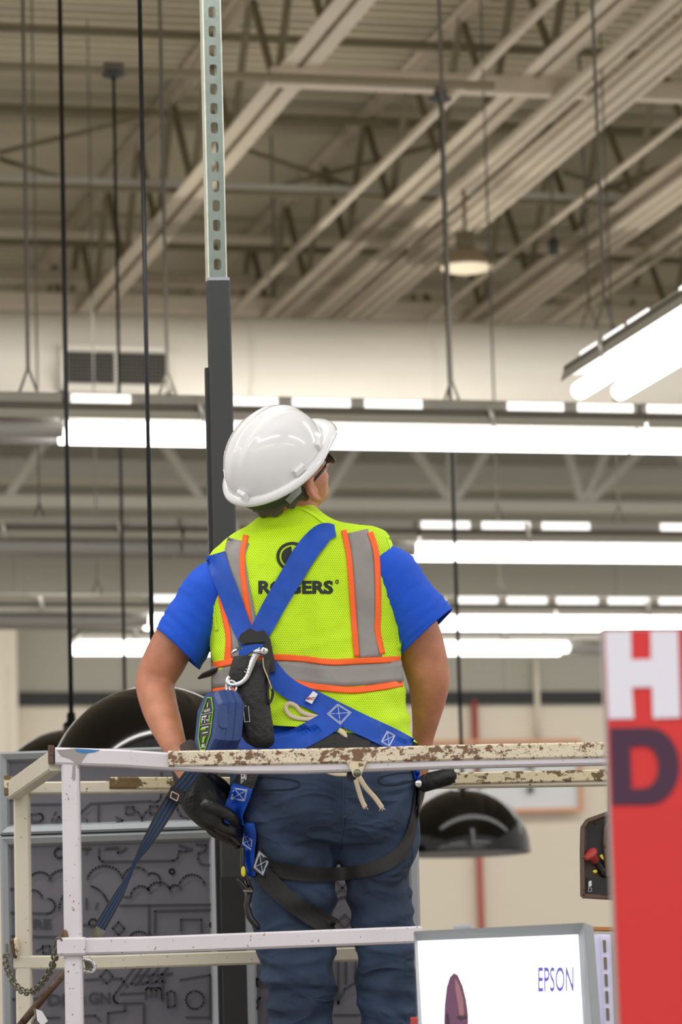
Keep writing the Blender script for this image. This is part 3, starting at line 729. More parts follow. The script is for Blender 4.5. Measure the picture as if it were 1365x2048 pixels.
panel([(488, 1640), (836, 1625), (848, 2110), (496, 2120)], 'grey display panel with line drawings seen between the legs, right of the post', rt_lines, [])

# ================================================================= the worker
YB = 8.42                                   # depth of the body axis
def ring(l, r, bk, fr, Yc=YB, n=48, e=2.3, groove=0.0, tilt=0.0):
    """horizontal-ish ring through left and right pixel points; bk/fr depth of back and front"""
    A = P(l[0], l[1], Yc); Bp = P(r[0], r[1], Yc); c = (A + Bp) / 2; h = (Bp - A) / 2; out = []
    for i in range(n):
        t = 2 * math.pi * i / n; ct, st = math.cos(t), math.sin(t)
        x = math.copysign(abs(ct) ** (2 / e), ct); y = math.copysign(abs(st) ** (2 / e), st)
        d = (fr if y > 0 else bk) * y
        if y < 0: d += groove * math.exp(-(x / .16) ** 2)
        out.append(c + h * x + V((0, d, tilt * d)))
    return out
def loft(bm, keys, n_in=5, n=48, cap=True):
    """keys: (lx,ly,rx,ry,bk,fr,Yc,groove)"""
    full = cr([tuple(map(float, k)) for k in keys], n_in)
    rings = [ring((k[0], k[1]), (k[2], k[3]), k[4], k[5], k[6], n, groove=k[7]) for k in full]
    quadstrip(bm, rings, True, cap); return rings
TOR = [ # lx ly rx ry back front depth groove
 (555, 1020, 632, 1026, .055, .055, 8.41, 0), (528, 1042, 650, 1040, .065, .06, 8.41, 0), (495, 1064, 690, 1056, .075, .07, 8.42, 0), (455, 1090, 745, 1060, .09, .085, 8.42, .002),
 (428, 1112, 772, 1074, .105, .10, 8.42, .006), (416, 1148, 783, 1112, .118, .12, 8.42, .012), (420, 1200, 786, 1170, .125, .13, 8.42, .016), (430, 1250, 790, 1235, .125, .135, 8.42, .016),
 (434, 1310, 793, 1300, .118, .135, 8.41, .014), (434, 1370, 797, 1360, .11, .13, 8.40, .012), (446, 1425, 806, 1420, .11, .13, 8.39, .010), (460, 1490, 818, 1486, .115, .13, 8.38, .006)]
def grow(keys, g, sl=None):
    out = []
    for k in (keys if sl is None else keys[sl]):
        out.append((k[0] - g, k[1] - g * .5 if k[1] < 1100 else k[1], k[2] + g, k[3] - g * .5 if k[1] < 1100 else k[3], k[4] + g / 880, k[5] + g / 880, k[6], k[7]))
    return out
man = thing('person', (P(640, 1500, YB).x, YB, P(640, 2345, YB).z), 'person from behind in yellow-green vest, blue T-shirt and jeans, looking up, hands on hips', 'person')
zfeet = P(640, 2345, YB).z
# ---- head frame
HA = V((-.345, -.69, .637)).normalized()
U_ = V((.875, 0, .484)); WF = V((-.331, .72, .604))
HF = (U_ * math.cos(.40) + WF * math.sin(.40)); HF = (HF - HA * HF.dot(HA)).normalized()
HS = HF.cross(HA).normalized()              # wearer's right
HC = P(552, 924, 8.33)                      # centre of the hat rim
def hp(s, f, a): return HC + HS * s + HF * f + HA * a
# ---- body (skin): arms, neck, head, hidden trunk and legs, one remeshed surface
def P3(x, y, d): return P(x, y, d)
LARM = [(440, 1170, 8.42, 40), (395, 1215, 8.43, 46), (354, 1275, 8.45, 44), (330, 1320, 8.46, 44), (311, 1362, 8.47, 40), (317, 1405, 8.44, 37.5), (331, 1447, 8.40, 33.5), (346, 1485, 8.36, 27), (358, 1515, 8.34, 23.5), (372, 1545, 8.33, 24)]
RARM = [(760, 1160, 8.42, 40), (805, 1215, 8.43, 46), (832, 1262, 8.45, 48), (848, 1315, 8.47, 47), (858, 1360, 8.48, 43), (857, 1400, 8.50, 36), (852, 1440, 8.52, 28), (846, 1480, 8.54, 22), (842, 1515, 8.55, 23), (830, 1550, 8.56, 24)]
def limb(bm, keys, n=24, k=6, flat=1.0):
    full = cr([tuple(map(float, q)) for q in keys], k)
    tube(bm, [P(q[0], q[1], q[2]) for q in full], [q[3] / F * q[2] for q in full], n, flat=flat, up=V((0, 1, 0)))
b = B()
limb(b, LARM); limb(b, RARM)
ellipsoid(b, P(300, 1368, 8.475), V((.030, 0, 0)), V((0, .03, 0)), V((0, 0, .034)))      # elbow points
ellipsoid(b, P(874, 1373, 8.485), V((.026, 0, 0)), V((0, .03, 0)), V((0, 0, .034)))
loft(b, grow(TOR, -9), 3, 32)
# neck
nb = P(592, 1062, 8.43); hc = hp(0, -.005, -.055)
tube(b, [nb, nb.lerp(hc, .4), hc], [.066, .060, .062], 24)
# cranium, jaw, face
ellipsoid(b, hp(0, -.008, -.035), HS * .078, HF * .098, HA * .095)
ellipsoid(b, hp(0, .035, -.105), HS * .06, HF * .062, HA * .062)
ellipsoid(b, hp(0, .062, -.152), HS * .028, HF * .03, HA * .024)                        # chin
tube(b, [hp(0, .094, -.06), hp(0, .118, -.10), hp(0, .100, -.112)], [.010, .016, .012], 12)   # nose
tube(b, [hp(-.05, .083, -.045), hp(0, .098, -.042), hp(.05, .083, -.045)], [.012, .014, .012], 10)   # brow
ellipsoid(b, hp(0, .093, -.128), HS * .024, HF * .012, HA * .009)                      # lips
ellipsoid(b, hp(0, .032, -.085), HS * .071, HF * .070, HA * .062)   # cheeks
for s in (-1, 1):                                                                     # ears
    ctr = hp(s * .083, .012, -.070)
    tube(b, [ctr + HA * .026 + HF * .012, ctr + HA * .032 - HF * .008 + HS * s * .008, ctr + HA * .012 - HF * .022 + HS * s * .014, ctr - HA * .012 - HF * .016 + HS * s * .011, ctr - HA * .030 - HF * .002 + HS * s * .004], [.007, .0085, .0085, .008, .009], 10)
    ellipsoid(b, ctr - HF * .004 + HS * s * .002, HS * .008, HF * .014, HA * .024)
    tube(b, [hp(s * .045, -.03, -.10), hp(s * .03, .0, -.20)], [.022, .03], 12)        # neck muscles
# hidden trunk and legs down to the platform
LL = [(565, 1600, 8.40, 92), (582, 1700, 8.40, 82), (590, 1790, 8.40, 70), (600, 1900, 8.41, 58), (606, 1985, 8.42, 52), (606, 2100, 8.43, 50), (612, 2250, 8.44, 36), (614, 2330, 8.44, 34)]
RL = [(745, 1600, 8.40, 84), (757, 1700, 8.40, 72), (762, 1790, 8.40, 56), (768, 1880, 8.41, 50), (772, 1985, 8.42, 48), (774, 2100, 8.43, 46), (778, 2250, 8.44, 35), (780, 2330, 8.44, 34)]
limb(b, [q[:3] + (q[3] - 12,) for q in LL], 16, 3); limb(b, [q[:3] + (q[3] - 12,) for q in RL], 16, 3)
ellipsoid(b, P(650, 1590, 8.39), V((.17, 0, 0)), V((0, .10, 0)), V((0, 0, .12)))
# palms and finger stubs inside the gloves
HL = [(372, 1545, 8.33, 26), (388, 1575, 8.33, 32), (412, 1612, 8.33, 32), (430, 1640, 8.33, 22)]
HR = [(830, 1550, 8.56, 24), (815, 1590, 8.56, 30), (800, 1630, 8.55, 28), (790, 1650, 8.55, 20)]
limb(b, HL, 16, 3); limb(b, HR, 16, 3)
nbm = remesh(b, .0065, 3)
body = obj('body', nbm, M['skin'], man, smooth=True)
# eyes and mouth details
for s in (-1, 1):
    b = B(); ellipsoid(b, hp(s * .032, .086, -.065), HS * .012, HF * .012, HA * .011); obj('eye', b, M['white'], man, smooth=True)
# hair at the nape and above the ears
b = B()
for i in range(150):
    aa = random.uniform(-2.25, 2.25); aa *= .72; hgt = random.uniform(-.078, -.03)
    s = math.sin(aa) * .074; f = -.008 - math.cos(aa) * .088
    ellipsoid(b, hp(s, f, hgt), HS * .011, HF * .011, HA * .012, 6, 4)
hb = remesh(b, .004, 2)
for v in hb.verts: v.co += V((noise.noise(v.co * 160), noise.noise(v.co * 160 + V((9, 0, 0))), noise.noise(v.co * 160 + V((0, 9, 0))))) * .0022
obj('hair', hb, M['hair'], man, smooth=True, label='short grey hair below the hard hat')
# ---- gloves
def glove(palm, fingers, thumb, cuff):
    b = B(); limb(b, palm, 20, 5, .75)
    for fg in fingers + [thumb]: 
        full = cr([tuple(map(float, q)) for q in fg], 4)
        tube(b, [P(q[0], q[1], q[2]) for q in full], [q[3] / F * q[2] for q in full], 12, rnd=True)
    g = remesh(b, .0035, 2)
    return obj('glove', g, M['glove'], man, smooth=True, label=cuff)
glove([(366, 1528, 8.34, 27), (380, 1556, 8.33, 35), (400, 1595, 8.32, 42), (425, 1628, 8.31, 37), (441, 1645, 8.31, 28)],
      [[(415, 1612, 8.285, 13), (445, 1622, 8.28, 12.5), (470, 1640, 8.29, 11.5), (478, 1662, 8.33, 10)],
       [(415, 1628, 8.30, 13), (440, 1652, 8.30, 12.5), (468, 1666, 8.31, 11.5), (480, 1680, 8.34, 10)],
       [(412, 1636, 8.33, 12.5), (436, 1662, 8.33, 12), (462, 1676, 8.335, 11), (474, 1690, 8.36, 9.5)],
       [(408, 1640, 8.36, 11), (428, 1664, 8.365, 10.5), (450, 1676, 8.37, 9.5), (462, 1684, 8.39, 8.5)]],
      [(395, 1556, 8.33, 18), (425, 1562, 8.34, 16), (450, 1578, 8.36, 13), (458, 1600, 8.38, 11)], 'black work glove on the left hand')
glove([(832, 1545, 8.56, 26), (818, 1580, 8.56, 34), (803, 1618, 8.55, 36), (795, 1640, 8.55, 28)],
      [[(800 + i * 5, 1625, 8.52 + i * .022, 11), (785 + i * 4, 1655, 8.52 + i * .022, 10.5), (770 + i * 4, 1675 - i * 3, 8.525 + i * .02, 9.5)] for i in range(4)],
      [(805, 1585, 8.53, 14), (785, 1600, 8.51, 12), (772, 1622, 8.51, 10)], 'black work glove on the right hand')
b = B(); limb(b, [(365, 1495, 8.345, 25), (376, 1510, 8.34, 31), (383, 1530, 8.335, 33)], 20, 4, .8); obj('glove_cuff', b, M['cuff'], man, smooth=True)
# ---- jeans
HIP = [(462, 1478, 822, 1472, .122, .13, 8.38, .0), (458, 1530, 832, 1522, .14, .14, 8.38, .006), (465, 1590, 835, 1580, .155, .14, 8.385, .018), (480, 1650, 834, 1640, .155, .135, 8.39, .03), (500, 1695, 828, 1690, .13, .12, 8.40, .03)]
def wrinkle(bm, amp, sc, stretch=(1, 1, 1), off=V((0, 0, 0))):
    bm.normal_update()
    mv = []
    for v in bm.verts:
        c = V((v.co.x * stretch[0], v.co.y * stretch[1], v.co.z * stretch[2])) + off
        n1 = noise.noise(c * sc); n2 = noise.noise(c * sc * 2.3)
        mv.append(v.normal * amp * ((1 - abs(n1) * 2.2) * .7 + n2 * .5))
    for v, m_ in zip(bm.verts, mv): v.co += m_
b = B(); loft(b, HIP, 4, 40)
limb(b, [(572, 1600, 8.39, 96), (583, 1680, 8.39, 92), (589, 1760, 8.395, 80), (588, 1830, 8.40, 77), (595, 1900, 8.41, 72), (600, 1970, 8.42, 66), (606, 2048, 8.43, 60), (610, 2180, 8.44, 56), (614, 2320, 8.45, 56)], 28)
limb(b, [(742, 1600, 8.39, 90), (752, 1680, 8.39, 82), (756, 1760, 8.395, 63), (765, 1830, 8.40, 56), (772, 1900, 8.41, 53), (774, 1970, 8.42, 53), (775, 2048, 8.43, 52), (778, 2180, 8.44, 50), (780, 2320, 8.45, 52)], 28)
jb = remesh(b, .0065, 5)
jb.normal_update(); mv = []
for v in jb.verts:                         # folds: radiating from the crotch, horizontal at the knees
    c = v.co; x = (c.x - P(680, 1700, 8.3).x); z = c.z - P(680, 1700, 8.3).z
    up_ = min(max((z + .06) / .12, 0), 1)
    diag = math.sin((z * 46 + abs(x) * -34 + noise.noise(c * 7) * 3.4)) * math.exp(-((z - .0) / .1) ** 2) * .008 * min(1, abs(x) / .05)
    knee = (1 - abs(noise.noise(V((c.x * 5, c.y * 5, c.z * 17)))) * 2.4) * .009 * min(max((-z - .03) / .1, 0), 1)
    gen = (1 - abs(noise.noise(V((c.x * 8, c.y * 8, c.z * 12 + 4)))) * 2.2) * .005
    fine = noise.noise(c * 40) * .001
    mv.append(v.normal * (diag + knee + gen + fine))
for v, m_ in zip(jb.verts, mv): v.co += m_
jeans = obj('jeans', jb, M['denim'], man, smooth=True)
for keys in (LL, RL):                       # boots on the platform
    x = keys[-1][0]; a = P(x, 2345, 8.44); zz = zfeet
    b = B(); tube(b, [V((a.x, 8.36, zz + .05)), V((a.x, 8.42, zz + .06)), V((a.x + .01, 8.52, zz + .05)), V((a.x + .015, 8.62, zz + .035))], [.038, .052, .048, .034], 16, rnd=True)
    tube(b, [V((a.x, 8.41, zz + .05)), V((a.x, 8.42, zz + .19))], [.05, .052], 16)
    for v in b.verts:
        if v.co.z < zz + .004: v.co.z = zz + .004
    obj('boot', b, M['cuff'], man, smooth=True)
# ---- T-shirt : trunk and two open sleeves in one mesh
b = B(); loft(b, grow(TOR, -3), 4, 48)
def sleeve(bm, keys, hem, n=32, up=V((0, 1, 0))):
    """keys (x,y,depth,rx,ry) centre + radius across picture / depth ; last rings lean along hem vector"""
    full = cr([tuple(map(float, q)) for q in keys], 7); k = len(full)
    outer, inner = [], []
    for i, q in enumerate(full):
        p = P(q[0], q[1], q[2]); a = P(*full[max(i - 1, 0)][:3]); c = P(*full[min(i + 1, k - 1)][:3]); d = (c - a).normalized()
        w = i / (k - 1); hv = V(hem).normalized()
        s0, u0 = frame_for(d, up)
        # frame_for gives s sideways (in picture), u ~ depth
        side = (s0 if s0.dot(hv) > 0 else -s0).lerp(hv, w ** 1.2).normalized()
        dep = V((0, 1, 0))
        rr = q[3] / F * q[2]; rd = q[4] / F * q[2]
        def rg(sc):
            o = []
            for j in range(n):
                t = 2 * math.pi * j / n; fold = 1 + .05 * noise.noise(V((math.cos(t) * 1.6, math.sin(t) * 1.6, w * 2.4 + q[0])))
                o.append(p + (side * math.cos(t) * rr + dep * math.sin(t) * rd) * sc * fold)
            return o
        outer.append(rg(1)); inner.append(rg(.965))
    quadstrip(bm, outer + inner[::-1], True, True)
def hemvec(x0, y0, x1, y1, d0=8.44, d1=8.44):
    return P(x1, y1, d1) - P(x0, y0, d0)
sleeve(b, [(462, 1170, 8.42, 56, 78), (428, 1187, 8.425, 64, 74), (400, 1226, 8.43, 60, 70), (377, 1262, 8.435, 61, 66), (356, 1298, 8.44, 60, 64)], hemvec(318, 1262, 398, 1337))
sleeve(b, [(740, 1142, 8.42, 66, 78), (776, 1165, 8.425, 72, 76), (806, 1205, 8.43, 67, 74), (830, 1240, 8.435, 74, 72), (850, 1270, 8.44, 78, 70)], hemvec(795, 1322, 905, 1220))
shirt = obj('t_shirt', b, M['shirt'], man, smooth=True)
# ---- vest
b = B()
VK = grow(TOR, 7, slice(0, 11))
VK[0] = (547, 1018, 622, 1011, .060, .055, 8.41, 0)
VK[3] = (448, 1088, 760, 1060, .098, .09, 8.42, .002)
VK[-1] = (446, 1440, 815, 1440, .125, .145, 8.39, .008)
VK.append((452, 1452, 832, 1490, .13, .15, 8.39, .006))
full = cr([tuple(map(float, k)) for k in VK], 10)
rings = [ring((k[0], k[1]), (k[2], k[3]), k[4], k[5], k[6], 110, groove=k[7]) for k in full]
quadstrip(b, rings, True, False)
bmesh.ops.recalc_face_normals(b, faces=b.faces); b.normal_update(); mv = []
if min(b.verts, key=lambda v: v.co.y).normal.y > 0:
    bmesh.ops.reverse_faces(b, faces=b.faces); b.normal_update()
zlo = P(600, 1450, 8.3).z; zhi = P(600, 1060, 8.3).z
for v in b.verts:
    c = v.co; w = (zhi - c.z) / (zhi - zlo); x = c.x - P(640, 1200, 8.3).x
    f1 = noise.noise(V((c.x * 9 + c.z * 7, 1.3, c.z * 3))) * .012 * min(max(w * 1.6, .25), 1)
    f2 = (1 - 2.4 * abs(noise.noise(V((c.x * 5 - c.z * 9, 5.1, c.z * 13))))) * .009 * min(max(w * 2 - .9, .1), 1)
    f3 = noise.noise(V((c.x * 24 + c.z * 16, 3.3, c.z * 9))) * .004
    mv.append(v.normal * (max(f1 + f2 + f3, -.004) + .003))
for v, m_ in zip(b.verts, mv): v.co += m_
ve = obj('safety_vest', b, M['lime'], man, smooth=True, label='yellow-green mesh safety vest')
def bvh_of(*objs):
    out = []
    for o in objs:
        off = ORI[o.name]
        vs = [v.co + off for v in o.data.vertices]; out.append(BVHTree.FromPolygons(vs, [tuple(p.vertices) for p in o.data.polygons]))
    return out
def hit(trees, px, py, dflt=None):
    r = ray(px, py).normalized(); best = None
    for t in trees:
        h = t.ray_cast(C0, r)
        if h[0] is not None and (best is None or h[3] < best[1]): best = (h[0], h[3])
    if best is None: return None if dflt is None else P(px, py, dflt)
    return best[0]
def ribbon(trees, pts, off=.003, thick=.003, dflt=8.3, k=6, across=5, maxstep=None, smooth_d=2):
    """pts (px,py,width_px[,angle]) ; lies on the surfaces of trees, raised by off"""
    full = cr([tuple(map(float, q)) for q in pts], k); n = len(full); rows = []
    for i, q in enumerate(full):
        a = full[max(i - 1, 0)]; c = full[min(i + 1, n - 1)]; dx, dy = c[0] - a[0], c[1] - a[1]; L = math.hypot(dx, dy) or 1
        nx, ny = -dy / L, dx / L; row = []
        for j in range(across):
            s = (j / (across - 1) - .5) * q[2]; px, py = q[0] + nx * s, q[1] + ny * s
            h = hit(trees, px, py)
            row.append([px, py, h.y if h is not None else None])
        rows.append(row)
    # fill missing depths and smooth along the strap
    for r_ in rows:
        known = [c[2] for c in r_ if c[2] is not None]
        m_ = sum(known) / len(known) if known else None
        for c in r_:
            if c[2] is None: c[2] = m_
    last = next((r_[0][2] for r_ in rows if r_[0][2] is not None), dflt)
    for r_ in rows:
        for c in r_:
            if c[2] is None: c[2] = last
        last = r_[0][2]
    for _ in range(smooth_d):
        new = [[c[2] for c in r_] for r_ in rows]
        for i in range(n):
            for j in range(across):
                nb_ = [rows[x][j][2] for x in range(max(i - 1, 0), min(i + 2, n))]
                new[i][j] = min(sum(nb_) / len(nb_), rows[i][j][2])
        for i in range(n):
            for j in range(across): rows[i][j][2] = new[i][j]
    bm = B(); top = [[P(c[0], c[1], c[2] - off - thick) for c in r_] for r_ in rows]; bot = [[P(c[0], c[1], c[2] - off * .2) for c in r_] for r_ in rows]
    ringsx = [t_ + b_[::-1] for t_, b_ in zip(top, bot)]
    quadstrip(bm, ringsx, True, True)
    return bm
TV = bvh_of(ve, shirt); TVJ = bvh_of(ve, shirt, jeans)
TVo = bvh_of(ve)
TJ = bvh_of(jeans, shirt)
# vest trims
def vstripe(nm, m, pts, off, lab=None): obj(nm, ribbon(TVo, pts, off, .0012, smooth_d=1), m, ve, smooth=True, label=lab)
vstripe('reflective_stripe', M['silver'], [(477, 1080, 44), (470, 1112, 42), (478, 1160, 38), (492, 1215, 32), (505, 1262, 26)], .0010)
vstripe('reflective_stripe', M['silver'], [(452, 1190, 16), (460, 1230, 24), (466, 1270, 26), (466, 1316, 34)], .0010)
vstripe('reflective_stripe', M['silver'], [(716, 1062, 42), (726, 1110, 44), (731, 1180, 44), (736, 1240, 44), (742, 1316, 46)], .0010)
vstripe('reflective_stripe', M['silver'], [(424, 1354, 44), (480, 1350, 44), (560, 1342, 44), (640, 1350, 44), (720, 1350, 42), (806, 1342, 42)], .0014)
vstripe('orange_trim', M['orange'], [(492, 1070, 11), (485, 1110, 11), (487, 1160, 11), (494, 1210, 12), (500, 1262, 12)], .0022)
vstripe('orange_trim', M['orange'], [(441, 1190, 12), (450, 1235, 12), (457, 1275, 12), (456, 1322, 16)], .0022)
vstripe('orange_trim', M['orange'], [(688, 1060, 11), (698, 1110, 11), (704, 1180, 11), (709, 1250, 11), (714, 1314, 11)], .0022)
vstripe('orange_trim', M['orange'], [(741, 1064, 12), (753, 1105, 12), (757, 1170, 12), (757, 1230, 12), (756, 1262, 12), (766, 1308, 11)], .0022)
vstripe('orange_trim', M['orange'], [(425, 1332, 13), (460, 1324, 13), (540, 1315, 13), (600, 1317, 12), (660, 1324, 12), (720, 1322, 12), (802, 1318, 12)], .0032)
vstripe('orange_trim', M['orange'], [(426, 1384, 13), (480, 1376, 13), (560, 1362, 13), (620, 1372, 13), (700, 1380, 13), (760, 1374, 13), (806, 1366, 13)], .0032)
vstripe('vest_binding', M['lime_s'], [(776, 1072, 7), (787, 1110, 7), (792, 1160, 7), (796, 1220, 7), (800, 1300, 7)], .0015)
vstripe('vest_binding', M['lime_s'], [(414, 1135, 6), (417, 1170, 6), (426, 1215, 6), (433, 1262, 6)], .0015)
vstripe('vest_binding', M['lime_s'], [(550, 1026, 6), (575, 1018, 6), (600, 1015, 6), (625, 1027, 6), (648, 1044, 6), (660, 1055, 6)], .0015)
vstripe('vest_binding', M['lime_s'], [(470, 1452, 8), (540, 1456, 8), (620, 1464, 8), (720, 1471, 8), (790, 1480, 8), (826, 1488, 8)], .0015)
# logo and lettering on the vest
def onvest(x, y, off=.0015, trees=None):
    h = hit(trees or TVo, x, y)
    return P(x, y, (h.y if h is not None else 8.3) - off)
def print_on(name, bm, m, par): return obj(name, bm, m, par)
tb = text_px('ROGERS', 517, 1161, 667, 1188, lambda x, y: onvest(x, y), bold=.045, sub=2, skew=0)
print_on('lettering', tb, M['ink'], ve)
tb = text_px('o', 671, 1159, 678, 1168, lambda x, y: onvest(x, y), bold=.02, sub=1); print_on('lettering', tb, M['ink'], ve)
def disc_px(cx, cy, r0, r1, mapf, n=40, bm=None, ry=1.0, a0=0, a1=360):
    bm = bm or B(); R0 = []; R1 = []
    m_ = n if a1 - a0 >= 360 else n + 1
    for i in range(m_):
        a = math.radians(a0 + (a1 - a0) * i / n); R0.append(mapf(cx + r0 * math.cos(a), cy - r0 * ry * math.sin(a))); R1.append(mapf(cx + r1 * math.cos(a), cy - r1 * ry * math.sin(a)))
    v0 = [bm.verts.new(p) for p in R0]; v1 = [bm.verts.new(p) for p in R1]
    for i in range(len(v0) if a1 - a0 >= 360 else len(v0) - 1):
        j = (i + 1) % len(v0); bm.faces.new((v0[i], v0[j], v1[j], v1[i]))
    return bm
b = disc_px(585, 1113, 25.5, 32, onvest, 44, ry=.92)
disc_px(585, 1113, 1, 22, onvest, 30, b, ry=.92, a0=95, a1=265); disc_px(589, 1113, 1, 20, onvest, 30, b, ry=.92, a0=-80, a1=80)
print_on('round_logo', b, M['ink'], ve)

# ---- hard hat
hat = thing('hard_hat', hp(0, 0, 0), 'glossy white hard hat tilted back on the worker', 'hard hat')
RX, RY, HH = .106, .131, .128
b = B(); n = 72; m_ = 22; rings = []
for i in range(m_ + 1):
    a = math.pi / 2 * i / m_; ca, sa = math.cos(a) ** .9 if i < m_ else .0, math.sin(a)
    row = []
    for j in range(n):
        t_ = 2 * math.pi * j / n; x = RX * max(ca, .004) * math.cos(t_); y = RY * max(ca, .004) * math.sin(t_); z = HH * sa
        lift = 0
        for cx_, wd, am in ((0, .013, .0045), (.030, .006, .003), (-.030, .006, .003)):     # ridges front to back
            lift += am * math.exp(-((x - cx_) / wd) ** 2) * min(1, max(0, (sa - .35) / .3))
        row.append(hp(x * (1 + lift * 2), y * (1 + lift * 2), z + lift))
    rings.append(row)
quadstrip(b, rings, True, True); obj('shell', b, M['hat'], hat, smooth=True)
b = B(); rings = []                         # rolled brim with the peak in front
prof = [(0.0, .010), (.006, .008), (.013, .002), (.0155, -.006), (.013, -.010), (.008, -.006), (.0, .0)]
for j in range(96):
    t_ = 2 * math.pi * j / 96; ct, st = math.cos(t_), math.sin(t_)
    pk = max(0, st - .55) / .45; pk = pk * pk * (3 - 2 * pk) if pk > 0 else 0
    rings.append([hp((RX + e * (1 + 0 * pk)) * ct, (RY + e * (1 + 1.5 * pk) + (.004 * pk if e > .003 else 0)) * st, z - (.012 * pk * e / .013)) for e, z in prof])
rings.append(rings[0]); quadstrip(b, rings, True, False)
bmesh.ops.remove_doubles(b, verts=b.verts, dist=1e-5); obj('brim', b, M['hat'], hat, smooth=True)
for s, f, rot in ((RX + .004, -.012, 0), (-RX - .004, -.012, 0), (.088, .075, .65), (-.088, .075, -.65), (.03, -RY + .001, 1.45), (-.088, -.075, .65)):
    b = B(); c = hp(s * .985, f, .020); d1 = (HF * math.cos(rot) - HS * math.sin(rot)).normalized(); d2 = HA.cross(d1).normalized()
    box(b, c, d1 * .028, d2 * .012, HA * .019, .3); obj('slot_boss', b, M['hat'], hat)
b = B(); rings = []
for j in range(49):
    t_ = math.pi * (1.05 + .9 * j / 48) - 0
    rings.append([hp((RX - .012) * math.cos(t_) * k, (RY - .018) * math.sin(t_) * k - .004, z) for k, z in ((1, -.005), (1, -.045), (.95, -.045), (.95, -.005))])
quadstrip(b, rings); obj('headband', b, M['foam'], hat, smooth=True)
b = B(); tube(b, [hp(.088, -.02, -.0), hp(.09, -.035, -.03), hp(.078, -.062, -.042)], [.012, .014, .012], 10, flat=.4); obj('suspension_strap', b, M['hatband'], hat, smooth=True)
# glasses
gl = thing('safety_glasses', hp(0, .1, -.05), 'dark safety glasses just showing below the hat peak', 'glasses')
for s in (-1, 1):
    b = B(); tube(b, [hp(s * .084, .0, -.052), hp(s * .080, .06, -.050), hp(s * .066, .094, -.052)], .0035, 8); obj('temple_arm', b, M['glass'], gl, smooth=True)
    b = B(); ellipsoid(b, hp(s * .038, .104, -.062), HS * .032, HF * .006, HA * .019); obj('lens', b, M['glass'], gl, smooth=True)

# ---- harness
har = thing('safety_harness', P(640, 1700, 8.25), 'blue and black webbing safety harness worn over the vest with X-stitched straps', 'harness')
def strap(pts, m, trees=None, off=.004, th=.0025, lab=None, nm='strap', k=7, dflt=8.28, sm=4):
    return obj(nm, ribbon(trees or TV, pts, off, th, dflt, k, smooth_d=sm), m, har, smooth=False, label=lab)
HB, HK = M['blue_web'], M['black_web']
s1 = strap([(430, 1108, 40), (440, 1140, 40), (455, 1180, 40), (472, 1225, 40), (491, 1270, 38), (502, 1292, 34)], HB, lab='blue shoulder strap over the left shoulder')
s2 = strap([(671, 1061, 24), (645, 1068, 42), (612, 1105, 47), (585, 1150, 46), (558, 1195, 45), (533, 1240, 43), (515, 1276, 40)], HB, lab='blue shoulder strap over the right shoulder', off=.0055)
s3 = strap([(538, 1330, 34), (560, 1362, 40), (590, 1384, 40), (630, 1402, 40), (680, 1428, 42), (730, 1452, 42), (780, 1475, 42), (822, 1494, 36)], HB, TVJ, off=.006, lab='blue strap running down to the right hip')
TV3 = TV
s4 = strap([(676, 1432, 44), (640, 1455, 46), (600, 1476, 46), (560, 1488, 46), (510, 1494, 44), (478, 1496, 40)], HB, TVJ, off=.008, lab='blue strap running down to the left hip')
# stitched X boxes
def stitches(poly, par, trees):
    b = B()
    def seg(p0, p1):
        n = 8; pts = []
        for i in range(n + 1):
            x = p0[0] + (p1[0] - p0[0]) * i / n; y = p0[1] + (p1[1] - p0[1]) * i / n; h = hit(trees, x, y); pts.append(P(x, y, (h.y if h is not None else 8.27) - .0006))
        tube(b, pts, .0008, 4)
    for i in range(4): seg(poly[i], poly[(i + 1) % 4])
    c = [sum(p[0] for p in poly) / 4, sum(p[1] for p in poly) / 4]
    inn = [(c[0] + (p[0] - c[0]) * .86, c[1] + (p[1] - c[1]) * .86) for p in poly]
    for i in range(4): seg(inn[i], inn[(i + 1) % 4])
    seg(inn[0], inn[2]); seg(inn[1], inn[3]); obj('stitching', b, M['thread'], par)
th_ = bvh_of(s3, s4)
stitches([(676, 1408), (703, 1425), (681, 1449), (655, 1428)], s3, th_)
stitches([(775, 1462), (791, 1471), (779, 1493), (763, 1484)], s3, th_)
# warning tag
b = B(); pts = [(627, 1382), (636, 1388), (624, 1408), (611, 1401)]
extrude_poly(b, [onvest(x, y, .0105, TV + th_) for x, y in pts], V((0, .0015, 0)))
tg = obj('warning_tag', b, M['white'], har)
b = B(); tb = text_px('IMPACT', 614, 1394, 630, 1400, lambda x, y: P(x + (y - 1397) * .0, y - (x - 614) * -.0, hit(TV + th_, x, y).y - .0125), bold=.04); tb2 = tb
b.free(); obj('lettering', tb2, M['estop'], tg)
# back pad + D-ring plate
b = B(); pts = [(482, 1268), (500, 1256), (514, 1263), (528, 1260), (541, 1278), (549, 1318), (551, 1342), (540, 1346), (531, 1330), (520, 1290), (484, 1288), (476, 1280)]
extrude_poly(b, [P(x, y, 8.262) for x, y in pts], V((0, .02, 0))); obj('ring_plate', b, M['plastic'], har)
b = B(); extrude_poly(b, [P(x, y, 8.252) for x, y in [(489, 1276), (502, 1264), (519, 1266), (530, 1284), (490, 1286)]], V((0, .012, 0))); obj('plate_cover', b, M['plastic'], har)
b = B(); pts = [P(x, y, 8.235) for x, y in [(478, 1302), (490, 1292), (510, 1288), (527, 1288), (524, 1296), (505, 1303), (494, 1310), (478, 1312)]]
extrude_poly(b, pts, V((0, .02, 0))); obj('connector_loop', b, M['blue_web'], har)
b = B(); tube(b, [P(463, 1308, 8.24), P(468, 1303, 8.235), P(476, 1297, 8.24)], .004, 8); obj('chrome_ring', b, M['chrome'], har, smooth=True)
